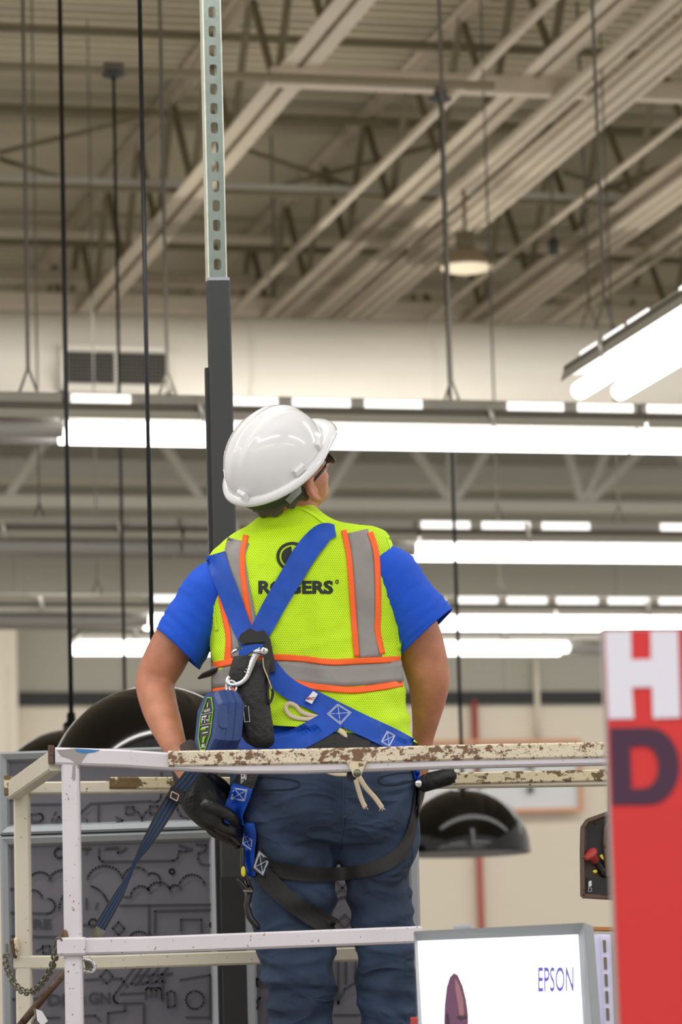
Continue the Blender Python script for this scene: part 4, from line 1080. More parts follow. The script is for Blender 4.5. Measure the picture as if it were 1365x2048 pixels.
# left chest ends, strap tails
b = B(); tube(b, [P(400, 1356, 8.40), P(412, 1350, 8.38), P(432, 1341, 8.36)], [.006, .014, .014], 10, flat=.4, rnd=True); obj('strap_tail', b, M['black'], har, smooth=True, label='dark strap end poking out left of the vest')
# lumbar pad (mesh waist band)
strap([(590, 1494, 26), (640, 1486, 28), (690, 1484, 28), (740, 1492, 20)], M['black'], TJ, .004, .004, lab='black waist pad', nm='waist_pad')
# right hip pad sticking out
b = B(); c = [P(x, y, 8.30) for x, y in [(836, 1556), (850, 1546), (905, 1534), (913, 1540), (915, 1560), (908, 1566), (842, 1584), (835, 1575)]]
extrude_poly(b, c, V((0, .05, 0))); bmesh.ops.bevel(b, geom=b.edges[:], offset=.006, segments=2, affect='EDGES'); obj('hip_pad', b, M['black'], har, smooth=True, label='stiff black pad sticking out at the right hip')
b = B(); lathe(b, P(837, 1567, 8.292), [(.0, -.003), (.006, -.003), (.009, .0), (.009, .004)], 20, axis=(0, 1, 0)); obj('grommet', b, M['chrome'], har, smooth=True)
strap([(831, 1520, 14), (834, 1545, 12), (836, 1562, 8)], HB, TJ, .01, .003)
# left thigh assembly
TG = TJ
sk = strap([(500, 1540, 40), (492, 1560, 40), (484, 1580, 40)], M['black'], TG, .022, .004, lab='black upper strap printed with white letters', sm=6)
sb = strap([(486, 1572, 42), (478, 1596, 42), (468, 1622, 40), (466, 1640, 40), (470, 1656, 40)], HB, TG, .026, .004, dflt=8.27, lab='folded blue strap with an X stitch below the belt', sm=8)
stitches([(468, 1576), (495, 1580), (490, 1602), (462, 1598)], sb, bvh_of(sb))
tb = text_px('FALL', 482, 1540, 500, 1560, lambda x, y: P(x + (1550 - y) * .0, y - (x - 482) * .9 + 8, hit(bvh_of(sk), 490, 1556, 8.24).y - .004), bold=.04); obj('lettering', tb, M['white'], sk)
sc_ = strap([(499, 1646, 18), (500, 1670, 26), (497, 1700, 26), (498, 1725, 22), (505, 1752, 14)], HB, TG, .014, .004, dflt=8.3, lab='dark blue vertical strap on the left thigh', sm=6)
stitches([(488, 1668), (505, 1680), (502, 1700), (485, 1686)], sc_, bvh_of(sc_))
lg1 = strap([(524, 1730, 34), (556, 1740, 31), (600, 1747, 30), (640, 1750, 29), (680, 1748, 27), (712, 1744, 26), (750, 1736, 27), (785, 1720, 28), (812, 1692, 24), (826, 1655, 18), (833, 1610, 12), (836, 1570, 8)], HK, TG, .005, .003, lab='black strap passing behind both thighs', sm=14)
lg2 = strap([(522, 1745, 36), (548, 1772, 37), (580, 1802, 37), (615, 1826, 38), (650, 1846, 40), (668, 1856, 40)], HK, TG, .014, .003, lab='black strap crossing the left thigh diagonally', sm=10)
b = B(); q = [(519, 1696), (545, 1718), (529, 1757), (502, 1738)]; dd = hit(TG, 525, 1728, 8.25).y - .024
extrude_poly(b, [P(x, y, dd) for x, y in q], V((0, .012, 0))); bmesh.ops.bevel(b, geom=b.edges[:], offset=.002, segments=1, affect='EDGES'); pd = obj('stitched_pad', b, M['black'], har)
stitches([(519, 1703), (538, 1720), (526, 1750), (508, 1735)], pd, bvh_of(pd))
for i, (pts_, r_) in enumerate(([[(486, 1700), (485, 1730), (492, 1752), (498, 1768)], .009], [[(480, 1762), (490, 1775), (500, 1784), (497, 1800)], .010], [[(500, 1782), (494, 1810), (500, 1835), (512, 1850)], .013])):
    b = B(); tube(b, [P(x, y, 8.28) for x, y in pts_], r_, 12, flat=.6, rnd=True); obj('buckle', b, M['plastic'], har, smooth=True)
b = B(); bar(b, P(487, 1782, 8.262), P(506, 1783, 8.262), .02, .006, .2); obj('buckle_bar', b, M['chain'], har)
b = B(); ellipsoid(b, P(487, 1743, 8.266), V((.0055, 0, 0)), V((0, .003, 0)), V((0, 0, .012))); obj('brass_rivet', b, M['yellow'], har, smooth=True)
# cotton ties
tie = thing('cotton_tie', P(700, 1600, 8.24), 'cream cotton tape tied at the back with two frayed ends over the jeans', 'tie')
def tiepiece(pts, r=.0048, d=None):
    b = B(); q = cr([tuple(map(float, p)) for p in pts], 6); tube(b, [P(*p) for p in q], r, 8, flat=.35, up=V((0, 1, 0))); return obj('tape', b, M['cotton'], tie, smooth=True)
tiepiece([(648, 1541, 8.205), (672, 1548, 8.195), (700, 1549, 8.19), (712, 1552, 8.185)])
tiepiece([(710, 1550, 8.18), (716, 1575, 8.185), (724, 1600, 8.19), (731, 1614, 8.19)], .0055)
tiepiece([(718, 1552, 8.18), (732, 1575, 8.185), (750, 1595, 8.19), (765, 1616, 8.19)], .0055)
tiepiece([(678, 1460, 8.255), (688, 1468, 8.25), (690, 1482, 8.25), (684, 1500, 8.25)], .0065)
tiepiece([(645, 1432, 8.262), (628, 1438, 8.255), (600, 1437, 8.252), (580, 1430, 8.25), (572, 1416, 8.25), (578, 1407, 8.25), (592, 1412, 8.25), (606, 1426, 8.252), (636, 1434, 8.26)], .005)
for x, y in ((731, 1614), (765, 1616)):
    b = B()
    for k in range(5): tube(b, [P(x - 1, y - 4, 8.19), P(x - 6 + k * 3, y + random.uniform(1, 6), 8.188)], .0008, 4)
    obj('frayed_end', b, M['cotton'], tie)
# jeans details: back pockets, seam (children of jeans)
def jline(pts, w=3, m='seam', nm='seam'):
    obj(nm, ribbon(TJ, [(x, y, w) for x, y in pts], .0008, .0008, 8.3, 5, across=3, smooth_d=0), M[m], jeans, smooth=True)
jline([(686, 1545), (688, 1600), (687, 1650), (682, 1700)], 3)
M['stitch_d'] = mat('dark_stitch', srgb(26, 36, 52), .9)
jline([(500, 1556), (540, 1554), (594, 1562), (592, 1576), (540, 1580), (500, 1580)], 3, 'stitch_d', 'pocket_welt')
jline([(757, 1562), (765, 1553), (800, 1546), (832, 1545)], 3, 'stitch_d', 'pocket_welt'); jline([(757, 1562), (770, 1570), (800, 1568), (832, 1560)], 3, 'stitch_d', 'pocket_welt')
jline([(757, 1556), (758, 1566)], 3, 'stitch_d', 'pocket_welt')
b = B(); h = hit(TJ, 690, 1634, 8.23); ellipsoid(b, h, V((.004, 0, 0)), V((0, .003, 0)), V((0, 0, .004)), 10, 6); obj('rivet', b, M['seam'], jeans, smooth=True)

# ---- shock pack
sp = thing('shock_absorber_pouch', P(515, 1500, 8.2), 'black fabric energy absorber pouch hanging from the harness plate', 'pouch')
b = B(); rings = []
for x, y, w, dp, D in cr([(520.0, 1322.0, 22.0, .020, 8.215), (506, 1345, 34, .028, 8.205), (504, 1390, 36, .032, 8.2), (508, 1430, 36, .034, 8.2), (515, 1465, 34, .034, 8.2), (521, 1485, 28, .03, 8.2), (524, 1496, 14, .016, 8.2)], 5):
    c = P(x, y, D); r_ = []
    for j in range(28):
        t_ = 2 * math.pi * j / 28; cx_ = math.copysign(abs(math.cos(t_)) ** .7, math.cos(t_)); sy_ = math.copysign(abs(math.sin(t_)) ** .8, math.sin(t_))
        r_.append(c + V((cx_ * w / F * D, sy_ * dp, 0)))
    rings.append(r_)
quadstrip(b, rings); bm_ = b; wrinkle(bm_, .0016, 22); obj('pouch_body', bm_, M['black'], sp, smooth=True)
b = B(); rings = []
for x, y, w, D in cr([(487.0, 1313.0, 20.0, 8.195), (484, 1335, 23, 8.185), (478, 1360, 22, 8.185), (475, 1374, 18, 8.19)], 4):
    c = P(x, y, D); rings.append([c + V((math.copysign(abs(math.cos(t_)) ** .6, math.cos(t_)) * w / F * D, math.copysign(abs(math.sin(t_)) ** .7, math.sin(t_)) * .018, 0)) for t_ in [2 * math.pi * j / 24 for j in range(24)]])
quadstrip(b, rings); wrinkle(b, .001, 30); obj('pouch_flap', b, M['black'], sp, smooth=True)
b = B(); tube(b, [P(x, y, 8.18) for x, y in cr([(526.0, 1320.0), (530, 1340), (541, 1365), (546, 1385), (543, 1400), (538, 1408)], 5)], .006, 8, flat=.5); obj('side_loop', b, M['black'], sp, smooth=True)
b = B(); tube(b, [P(x, y, 8.175) for x, y in cr([(526.0, 1315.0), (528, 1335), (536, 1355), (544, 1378)], 5)], .0014, 6); obj('tan_cord', b, M['cotton'], sp, smooth=True)
b = B()
for p0, p1 in (((487, 1412), (490, 1445)), ((497, 1412), (500, 1444)), ((489, 1444), (500, 1443)), ((490, 1412), (493, 1412))): tube(b, [P(*p0, 8.163), P(*p1, 8.163)], .0007, 4)
obj('printed_label', b, M['white'], sp)
# ---- carabiner / shackle
ca = thing('carabiner', P(490, 1345, 8.17), 'chrome shackle joining the harness to the blue lifeline unit', 'carabiner')
b = B(); q = cr([(523.0, 1300.0, 7.0), (514, 1306, 7.5), (506, 1322, 7), (500, 1340, 6), (493, 1356, 5.5), (482, 1366, 5.2), (468, 1370, 5), (458, 1368, 5), (455, 1360, 4.5), (459, 1353, 4)], 5)
tube(b, [P(x, y, 8.165) for x, y, r_ in q], [r_ / F * 8.165 for x, y, r_ in q], 12); obj('hook_body', b, M['chrome'], ca, smooth=True)
b = B(); tube(b, [P(508, 1303, 8.16), P(528, 1302, 8.155)], .0065, 16); tube(b, [P(524, 1302, 8.155), P(530, 1302, 8.15)], .0085, 16); obj('pin', b, M['chrome'], ca, smooth=True)
b = B(); lathe(b, P(529, 1302, 8.146), [(.004, -.004), (.008, -.004), (.008, .004), (.004, .004), (.004, -.004)], 20, axis=(.3, 1, 0)); obj('pin_head', b, M['chrome'], ca, smooth=True)
b = B()
for k in range(4): lathe(b, P(500 + k * 3.2 - 6, 1336 - k * 5 + 10, 8.165), [(.0065, -.001), (.0085, 0), (.0065, .001)], 14, axis=(.5, 0, 1.0))
obj('gate_sleeve', b, M['chrome'], ca, smooth=True)
for (cx_, cy_, r_, ax) in ((463, 1374, .012, (.2, 1, 0)), (459, 1385, .009, (1, .3, 0))):
    b = B(); c = P(cx_, cy_, 8.165); pts_ = []
    s_, u_ = frame_for(V(ax)); tube(b, [c + s_ * r_ * math.cos(t_ * .5236) + u_ * r_ * 1.2 * math.sin(t_ * .5236) for t_ in range(13)], .003, 8); obj('swivel_ring', b, M['chrome'], ca, smooth=True)
b = B(); lathe(b, P(457, 1398, 8.165), [(.0, .004), (.007, .004), (.008, .010), (.006, .018), (.0, .02)], 16); obj('swivel', b, M['chrome'], ca, smooth=True)
# ---- self-retracting lifeline
N_ = V((-.87, -.49, 0)).normalized(); Uu = V((.49, -.87, 0)).normalized()
fc = P(413, 1447, 8.135)                     # centre of the labelled face
srl = thing('lifeline_unit', P(440, 1515, 8.17), 'dark blue self-retracting lifeline housing with black label reading FT-X', 'lifeline')
def oct_(w, h, cx_=.45, cz_=.3):
    return [(-w * cx_, -h), (w * cx_, -h), (w, -h * (1 - cz_ * 1.4)), (w, h * (1 - cz_ * 1.4)), (w * cx_, h), (-w * cx_, h), (-w, h * (1 - cz_ * 1.6)), (-w, -h * (1 - cz_ * 1.6))]
b = B(); T = .066
lean = V((-.045, 0, 0))
def fp(u, v, n_): return fc + Uu * u + EZ * v + V((1, 0, 0)) * v * .12 + N_ * n_
rr_ = []
for n_, k in ((0.0, .90), (-.008, 1.0), (-.03, 1.03), (-.055, 1.0), (-.066, .9)):
    rr_.append([fp(u * k, v * k, n_) for u, v in oct_(.056, .071)])
quadstrip(b, rr_); obj('housing', b, M['srl'], srl)
b = B(); box(b, fp(.052, .01, -.012), Uu * .016, N_ * .02, EZ * .05, .2); obj('side_grip', b, M['srl'], srl); 
for k in (-.024, -.043):
    b = B(); rr_ = [[fp(u * s_, v * s_, k + d_) for u, v in oct_(.056, .071)] for d_, s_ in ((-.0015, 1.02), (-.0015, 1.045), (.0015, 1.045), (.0015, 1.02))]; quadstrip(b, rr_, True, False); obj('housing_rib', b, M['srl'], srl)
lab = [(-.012, -.058), (.010, -.060), (.028, -.026), (.030, .030), (.016, .056), (-.004, .058), (-.028, .020), (-.030, -.028)]
b = B(); extrude_poly(b, [fp(u * 1.0, v, .0008) for u, v in lab], -N_ * .001); obj('label_plate', b, M['plastic'], srl)
b = B()
for i in range(len(lab)):
    p0, p1 = lab[i], lab[(i + 1) % len(lab)]; tube(b, [fp(p0[0], p0[1], .002), fp(p1[0], p1[1], .002)], .0011, 6)
obj('label_border', b, M['green'], srl)
def facetext(s, u0, u1, v0, v1, m_):
    tb = text_px(s, 0, 0, 1, 1, lambda x, y: fp(u0 + (u1 - u0) * x, v1 + (v0 - v1) * y, .0022), bold=.03); obj('label_lettering', tb, m_, srl)
facetext('FT-', -.022, .010, .002, .018, M['white']); facetext('X', .010, .022, .002, .018, M['green']); facetext('SRL', -.010, .010, -.054, -.046, M['white'])
facetext("8'", -.008, .006, -.043, -.028, M['green']); facetext('FALLTECH', -.014, .016, .026, .032, M['white']); facetext('i', -.001, .003, .036, .047, M['white'])
for v_, m__ in ((.022, 'white'), (-.002, 'white')):
    b = B(); tube(b, [fp(-.026, v_, .002), fp(.026, v_, .002)], .0006, 4); obj('label_line', b, M[m__], srl)
for u0, u1, v_, m__ in ((-.020, .002, -.012, 'green'), (-.010, .014, -.021, 'white'), (-.016, .016, -.009, 'white')):
    b = B(); tube(b, [fp(u0, v_, .002), fp(u1, v_, .002)], .0022 if m__ == 'green' else .0015, 4); obj('label_line', b, M[m__], srl)
# ---- lanyard webbing going down to the rail anchor
ln = thing('lanyard', P(190, 1880, 8.3), 'black and blue striped webbing lanyard twisted down to the lower left rail', 'lanyard')
LN = cr([(398.0, 1530.0, 32.0), (376, 1560, 31), (350, 1592, 30), (318, 1645, 28), (290, 1692, 19), (270, 1725, 8), (258, 1752, 9), (240, 1786, 18), (218, 1824, 22), (197, 1860, 24)], 6)
def lanD(y): return 8.24 - (y - 1530) / 330 * .02
def lrib(bm, s0, s1, off):
    rows = []
    for i, q in enumerate(LN):
        a = LN[max(i - 1, 0)]; c = LN[min(i + 1, len(LN) - 1)]; dx, dy = c[0] - a[0], c[1] - a[1]; L = math.hypot(dx, dy); nx, ny = -dy / L, dx / L
        o = [P(q[0] + nx * q[2] * s, q[1] + ny * q[2] * s, lanD(q[1]) - off) for s in (s0, s1)]
        rows.append([o[0], o[1], o[1] + V((0, .003, 0)), o[0] + V((0, .003, 0))])
    quadstrip(bm, rows)
b = B(); lrib(b, -.5, .5, 0); obj('webbing', b, HK, ln)
for s in (-.27, 0, .27):
    b = B(); lrib(b, s - .025, s + .025, .0012); obj('blue_stripe', b, M['lan_blue'], ln)
b = B(); bar(b, P(338, 1584, 8.22), P(366, 1596, 8.22), .016, .03, .25, up=V((.5, 0, .9))); obj('slider', b, M['plastic'], ln)
b = B(); q = [(344, 1583), (358, 1590), (354, 1602), (341, 1595)]; 
for i in range(4): tube(b, [P(*q[i], 8.208), P(*q[(i + 1) % 4], 8.208)], .0012, 6)
obj('slider_frame', b, M['cotton'], ln)
b = B(); q = [(193, 1852), (211, 1862), (196, 1884), (174, 1882)]; extrude_poly(b, [P(x, y, 8.21) for x, y in q], V((0, .006, 0))); obj('stitched_end', b, M['chain'], ln)

# ================================================================= scissor lift platform
DF, DR = 8.03, 8.72
lift = thing('scissor_lift', (P(660, 2300, 8.4).x, 8.4, 0), 'chipped white scissor lift platform with double guard rails around the worker', 'scissor lift')
def rbar(nm, pts, D, hpx, dep, m, ch=.12, lab=None, D2=None):
    """rail following pixel points (centre line) at depth D"""
    b = B(); k = len(pts); rings = []
    for i, (x, y) in enumerate(pts):
        Dd = D if D2 is None else D + (D2 - D) * i / (k - 1)
        c = P(x, y, Dd); h = hpx / F * Dd / 2; d = dep / 2; cc = min(h, d) * ch * 2
        rings.append([c + V((0, yy, zz)) for yy, zz in ((-d + cc, -h), (-d, -h + cc), (-d, h - cc), (-d + cc, h), (d - cc, h), (d, h - cc), (d, -h + cc), (d - cc, -h))])
    quadstrip(b, rings); return obj(nm, b, m, lift, label=lab)
rbar('top_rail', [(112, 1513), (240, 1517), (345, 1524), (480, 1530), (600, 1530), (740, 1526), (900, 1520), (1320, 1511)], DF, 34, .045, M['paint'], lab='white front top rail')
rbar('rail_sleeve', [(338, 1519), (480, 1517), (740, 1512), (900, 1507), (1325, 1499)], DF - .002, 31, .054, M['rail'], .1, lab='heavily chipped sleeve on the front top rail')
rbar('top_rail', [(30, 1577), (220, 1575), (1335, 1558)], DR, 24, .04, M['paint2'], lab='cream rear top rail')
rbar('rail_sleeve', [(220, 1567), (500, 1567), (1335, 1549)], DR - .002, 23, .05, M['rail2'], .1, lab='chipped sleeve on the rear top rail')
rbar('mid_rail', [(116, 1894), (300, 1890), (560, 1880), (845, 1869)], DF, 33, .04, M['paint'], lab='white front middle rail')
rbar('mid_rail', [(28, 1925), (200, 1925), (540, 1914), (900, 1902)], DR, 27, .035, M['paint2'], lab='cream rear middle rail')
# side rail (left end) going back
b = B(); a = P(113, 1521, DF); c = P(28, 1580, DR); bar(b, a, c, .035, .045, .12); obj('side_rail', b, M['paint2'], lift)
b = B(); a = P(108, 1511, DF - .012); bar(b, a + V((-.006, 0, -.018)), a + V((-.006, 0, .022)), .012, .03, .1, up=V((0, 1, 0))); obj('corner_bracket', b, M['rust'], lift)
b = B(); a = P(20, 1572, DR - .02); bar(b, a + V((-.004, 0, -.022)), a + V((-.004, 0, .024)), .018, .03, .1, up=V((0, 1, 0))); obj('corner_bracket', b, M['rail2'], lift)
zpl = zfeet
def vp(nm, px, py, D, wpx_, dep, m, ztop, z0=zpl):
    c = P(px, py, D); b = B(); bar(b, V((c.x, c.y, z0)), V((c.x, c.y, ztop)), wpx_ / F * D, dep, .12, up=V((0, 1, 0))); return obj(nm, b, m, lift)
vp('post', 145, 1750, DF + .004, 35, .045, M['paint'], P(143, 1520, DF).z)
vp('post', 46, 1750, DR + .004, 32, .04, M['paint2'], P(46, 1588, DR).z)
vp('post', 1300, 1750, DF + .004, 35, .045, M['paint'], P(1300, 1510, DF).z)
vp('post', 1306, 1750, DR + .004, 32, .04, M['paint2'], P(1306, 1562, DR).z)
# joint sleeve at the front mid rail
rbar('rail_stub', [(116, 1894), (172, 1893)], DF - .006, 36, .052, M['paint'])
# paint smears on the front corner
b = B(); q = [(114, 1500), (150, 1497), (178, 1503), (166, 1520), (158, 1530), (140, 1518), (122, 1512)]; extrude_poly(b, [P(x, y, DF - .0235) for x, y in q], V((0, .001, 0))); obj('grey_patch', b, M['grey_paint'], lift)
b = B(); q = [(150, 1497), (200, 1500), (190, 1504), (168, 1507), (154, 1504)]; extrude_poly(b, [P(x, y, DF - .0240) for x, y in q], V((0, .001, 0))); obj('blue_patch', b, M['blue_paint'], lift)
b = B(); q = [(146, 1530), (151, 1530), (151, 1558), (147, 1562), (144, 1555)]; extrude_poly(b, [P(x, y, DF - .0195) for x, y in q], V((0, .001, 0))); obj('grey_patch', b, M['grey_paint'], lift)
# lug with bolt under the front rail
b = B(); q = [(694, 1524), (734, 1522), (728, 1535), (724, 1548), (716, 1556), (707, 1552), (702, 1538)]; extrude_poly(b, [P(x, y, DF - .034) for x, y in q], V((0, .012, 0))); obj('lug', b, M['rail2'], lift)
b = B(); lathe(b, P(715, 1546, DF - .038), [(.0, -.004), (.007, -.004), (.0085, 0), (.0085, .006)], 18, axis=(0, 1, 0)); obj('bolt', b, M['chain'], lift, smooth=True)
b = B(); tube(b, [P(704, 1551, DF - .01), P(704, 1551, DF + .03)], .012, 14); obj('bolt', b, M['black'], lift)
# pins on the left
for (x0, y0, x1, y1, D_, m__) in ((24, 1882, 30, 1912, DR - .03, 'rust'), (32, 1880, 34, 1908, DR - .03, 'rail2'), (126, 1864, 118, 1892, DF - .02, 'rust'), (130, 1865, 133, 1882, DF - .02, 'rail2')):
    b = B(); tube(b, [P(x0, y0, D_), P(x1, y1, D_)], .006, 10, rnd=True); obj('latch_pin', b, M[m__], lift, smooth=True)
b = B(); tube(b, [P(130, 1945, 8.3), P(95, 1985, 8.3), P(66, 2020, 8.32), P(40, 2052, 8.34)], .009, 10); obj('brace_rod', b, M['rust'], lift, smooth=True)
b = B(); q = [(72, 2018), (84, 2022), (96, 2042), (84, 2052), (74, 2040)]; extrude_poly(b, [P(x, y, 8.27) for x, y in q], V((0, .002, 0))); obj('paper_tag', b, M['white'], lift)
b = B(); tube(b, [P(x, y, 8.28) for x, y in cr([(68.0, 2016.0), (72, 2030), (66, 2048), (76, 2070)], 5)], .004, 8); obj('cord', b, M['chain'], lift)
b = B(); tube(b, [P(x, y, 8.1) for x, y in cr([(165.0, 1920.0), (182, 1922), (190, 1935), (184, 1944), (168, 1942)], 5)], .004, 8); obj('shackle', b, M['chrome'], lift, smooth=True)
b = B(); q = [(168, 1922), (184, 1922), (187, 1936), (172, 1940)]; extrude_poly(b, [P(x, y, 8.11) for x, y in q], V((0, .01, 0))); obj('shackle_plate', b, M['chain'], lift)
# chain: every link a sub-part
b = B(); pts_ = []
for i in range(17):
    a_ = 2 * math.pi * i / 16; st = .008 if math.sin(a_) > 0 else -.008
    pts_.append(V((math.cos(a_) * .0065, 0, math.sin(a_) * .0075 + st * (abs(math.sin(a_)) > .01))))
tube(b, pts_, .0024, 6, cap=False); bmesh.ops.recalc_face_normals(b, faces=b.faces)
me = bpy.data.meshes.new('link'); b.to_mesh(me); b.free(); me.materials.append(M['chain'])
for p_ in me.polygons: p_.use_smooth = True
chp = cr([(14.0, 1905.0, 8.66), (12, 1925, 8.60), (18, 1945, 8.52), (32, 1972, 8.44), (50, 1984, 8.36), (66, 1982, 8.30), (82, 1968, 8.22), (98, 1945, 8.13), (108, 1922, 8.06), (112, 1900, 8.02), (118, 1880, 8.0)], 20)
pp = [P(*q) for q in chp]; L = 0; last = pp[0]; k = 0
chn = obj('chain', (lambda bb: (tube(bb, [pp[0] + V((0, 0, .02)), pp[0]], .004, 8), bb)[1])(B()), M['chain'], lift)
for p0, p1 in zip(pp, pp[1:]):
    L += (p1 - p0).length
    if L >= .0215:
        L = 0; d = (p1 - p0).normalized(); s_, u_ = frame_for(d, V((0, 1, 0)))
        if k % 2: s_, u_ = u_, -s_
        inst('link', me, Matrix.Translation(p1) @ Matrix((s_, u_, d)).transposed().to_4x4(), chn); k += 1
# platform deck, toe boards, scissor arms and base (below the frame)
cx0 = P(140, 2300, 8.1).x; cx1 = cx0 + 1.9; yc = (DF + DR) / 2
b = B(); box(b, ((cx0 + cx1) / 2, yc, zpl - .03), V((cx1 - cx0 + .1, 0, 0)), V((0, DR - DF + .1, 0)), V((0, 0, .06))); obj('platform_deck', b, M['rust'], lift)
for D_ in (DF - .01, DR + .01):
    b = B(); box(b, ((cx0 + cx1) / 2, D_, zpl + .07), V((cx1 - cx0 + .04, 0, 0)), V((0, .01, 0)), V((0, 0, .14))); obj('toe_board', b, M['paint'], lift)
hz = zpl - .06; nst = 2; zb0 = .35; sh = (hz - zb0) / nst
for s in (-1, 1):
    for k in range(nst):
        for f_ in (-1, 1):
            b = B(); bar(b, ((cx0 + cx1) / 2 - .7 * f_, yc + s * .25 + f_ * .02, zb0 + sh * k), ((cx0 + cx1) / 2 + .7 * f_, yc + s * .25 + f_ * .02, zb0 + sh * (k + 1)), .03, .08, .1); obj('scissor_arm', b, M['paint2'], lift)
b = B(); box(b, ((cx0 + cx1) / 2, yc, .22), V((1.8, 0, 0)), V((0, .7, 0)), V((0, 0, .26)), .05); obj('chassis', b, M['paint2'], lift)
for sx_ in (-.65, .65):
    for sy_ in (-.33, .33):
        b = B(); lathe(b, V(((cx0 + cx1) / 2 + sx_, yc + sy_, .15)), [(0, -.05), (.15, -.05), (.15, .05), (0, .05)], 24, axis=(0, 1, 0)); obj('wheel', b, M['black'], lift, smooth=True)
# ---- control box hooked on the rail
cb = thing('control_box', P(1200, 1795, DF + .02), 'dirty brown lift control box with red stop button beside the red sign', 'control box')
q = [(1175, 1642), (1238, 1620), (1262, 1618), (1262, 1800), (1235, 1796), (1166, 1792), (1165, 1700), (1166, 1655)]
b = B(); extrude_poly(b, [P(x, y, DF + .02) for x, y in q], V((0, .06, 0))); obj('box_shell', b, M['boxm'], cb)
b = B()
for i in range(len(q)):
    p0, p1 = P(*q[i], DF + .005), P(*q[(i + 1) % len(q)], DF + .005); bar(b, p0, p1, .035, .009, .15, up=V((p1 - p0).cross(V((0, 1, 0)))) .normalized())
obj('box_rim', b, M['boxm'], cb)
b = B(); extrude_poly(b, [P(x, y, DF + .0185) for x, y in [(1176, 1655), (1215, 1640), (1216, 1745), (1174, 1710)]], V((0, .003, 0))); obj('dark_recess', b, M['plastic'], cb)
b = B(); tube(b, [P(x, y, DF - .012) for x, y in cr([(1226.0, 1644.0), (1214, 1650), (1211, 1664), (1211, 1690)], 4)], .004, 8); bar(b, P(1212, 1680, DF - .01), P(1218, 1752, DF - .01), .01, .012, .2, up=V((1, 0, 0))); obj('guard_bar', b, M['rust'], cb)
ax_ = V((-.62, -.45, .72)).normalized(); c = P(1190, 1718, DF - .005)
b = B(); lathe(b, c, [(0, .022), (.014, .021), (.0175, .016), (.0165, .012), (.010, .008), (.010, -.006), (0, -.006)], 28, axis=ax_); obj('stop_button', b, M['estop'], cb, smooth=True, label='red mushroom stop button')
b = B(); lathe(b, c, [(.009, -.006), (.010, -.03), (.014, -.032), (.014, -.045)], 20, axis=ax_); obj('switch_body', b, M['plastic'], cb, smooth=True)
b = B(); extrude_poly(b, [P(x, y, DF - .008) for x, y in [(1200, 1711), (1206, 1708), (1209, 1720), (1204, 1717)]], V((0, .002, 0))); obj('warning_plate', b, M['yellow'], cb)
b = B(); ellipsoid(b, P(1191, 1743, DF - .0), V((.0052, 0, 0)), V((0, .003, 0)), V((0, 0, .004)), 12, 6); obj('yellow_cap', b, M['yellow'], cb, smooth=True)
b = B(); extrude_poly(b, [P(x, y, DF + .004) for x, y in [(1176, 1755), (1214, 1756), (1215, 1791), (1173, 1788)]], V((0, .01, 0))); obj('decal_plate', b, M['plastic'], cb)
b = B(); q = [(1178, 1763), (1184, 1761), (1184, 1772), (1178, 1774)]; extrude_poly(b, [P(x, y, DF + .003) for x, y in q], V((0, .001, 0)))
for i, (x, y) in enumerate(((1178, 1776), (1184, 1776), (1184, 1783), (1178, 1783), (1178, 1776))):
    if i: tube(b, [P(px_, py_, DF + .003), P(x, y, DF + .003)], .0005, 4)
    px_, py_ = x, y
obj('decal', b, M['white'], cb)
b = B(); bar(b, P(1225, 1622, DF + .04), P(1225, 1515, DF + .04), .02, .006, .1, up=V((0, 1, 0))); obj('hanger_strap', b, M['boxm'], cb)

# ================================================================= foreground sign
DS = 4.6
def PS(x, y, off=0): return P(x, y, DS - off)
sg = thing('red_sign', PS(1300, 2100), 'large blurred red sign in the right foreground with white H and dark D', 'sign')
# sign lies in its own plane: pixel corners at constant depth
def lx(y): return 1209 + (y - 1260) / 788 * 31
def spoly(nm, pts, m_, off, d=.003): 
    b = B(); extrude_poly(b, [PS(x, y, off) for x, y in pts], V((0, d, 0))); return obj(nm, b, m_, sg)
spoly('sign_board', [(lx(1260), 1262), (1520, 1256), (1560, 2140), (lx(2140), 2140)], M['red'], 0, .04)
spoly('sign_edge', [(lx(1260) - 4, 1262), (lx(1260) + 1, 1262), (lx(2140) + 1, 2140), (lx(2140) - 4, 2140)], M['edge'], -.002, .036)
spoly('lower_field', [(lx(1613), 1613), (1520, 1607), (1560, 2140), (lx(2140), 2140)], M['red2'], .0015, .001)
H = M['white_sign']
b = B()
for q in ([(1211, 1263), (1263, 1262), (1269, 1437), (1218, 1438)], [(1262, 1319), (1303, 1318), (1305, 1374), (1264, 1375)], [(1302, 1262), (1357, 1261), (1362, 1435), (1307, 1437)]):
    extrude_poly(b, [PS(x, y, .003) for x, y in q], V((0, .002, 0)))
bmesh.ops.delete(b, geom=b.verts[:], context='VERTS')
extrude_poly(b, [PS(x, y, .003) for x, y in [(1211, 1263), (1263, 1262), (1264, 1319), (1303, 1318), (1302, 1262), (1357, 1261), (1362, 1435), (1307, 1437), (1305, 1374), (1265, 1375), (1269, 1437), (1218, 1438)]], V((0, .002, 0)))
obj('letter_h', b, H, sg)
b = B()                                       # letter D
out = [(1221, 1456), (1290, 1455)] + [(1300 + 60 * math.sin(math.radians(a)), 1532 - 77 * math.cos(math.radians(a))) for a in range(0, 181, 12)] + [(1290, 1609), (1226, 1610)]
inn = [(1261, 1493), (1285, 1492)] + [(1290 + 28 * math.sin(math.radians(a)), 1534 - 42 * math.cos(math.radians(a))) for a in range(0, 181, 12)] + [(1285, 1577), (1264, 1578)]
vo = [b.verts.new(PS(x, y, .003)) for x, y in out]; vi = [b.verts.new(PS(x, y, .003)) for x, y in inn]
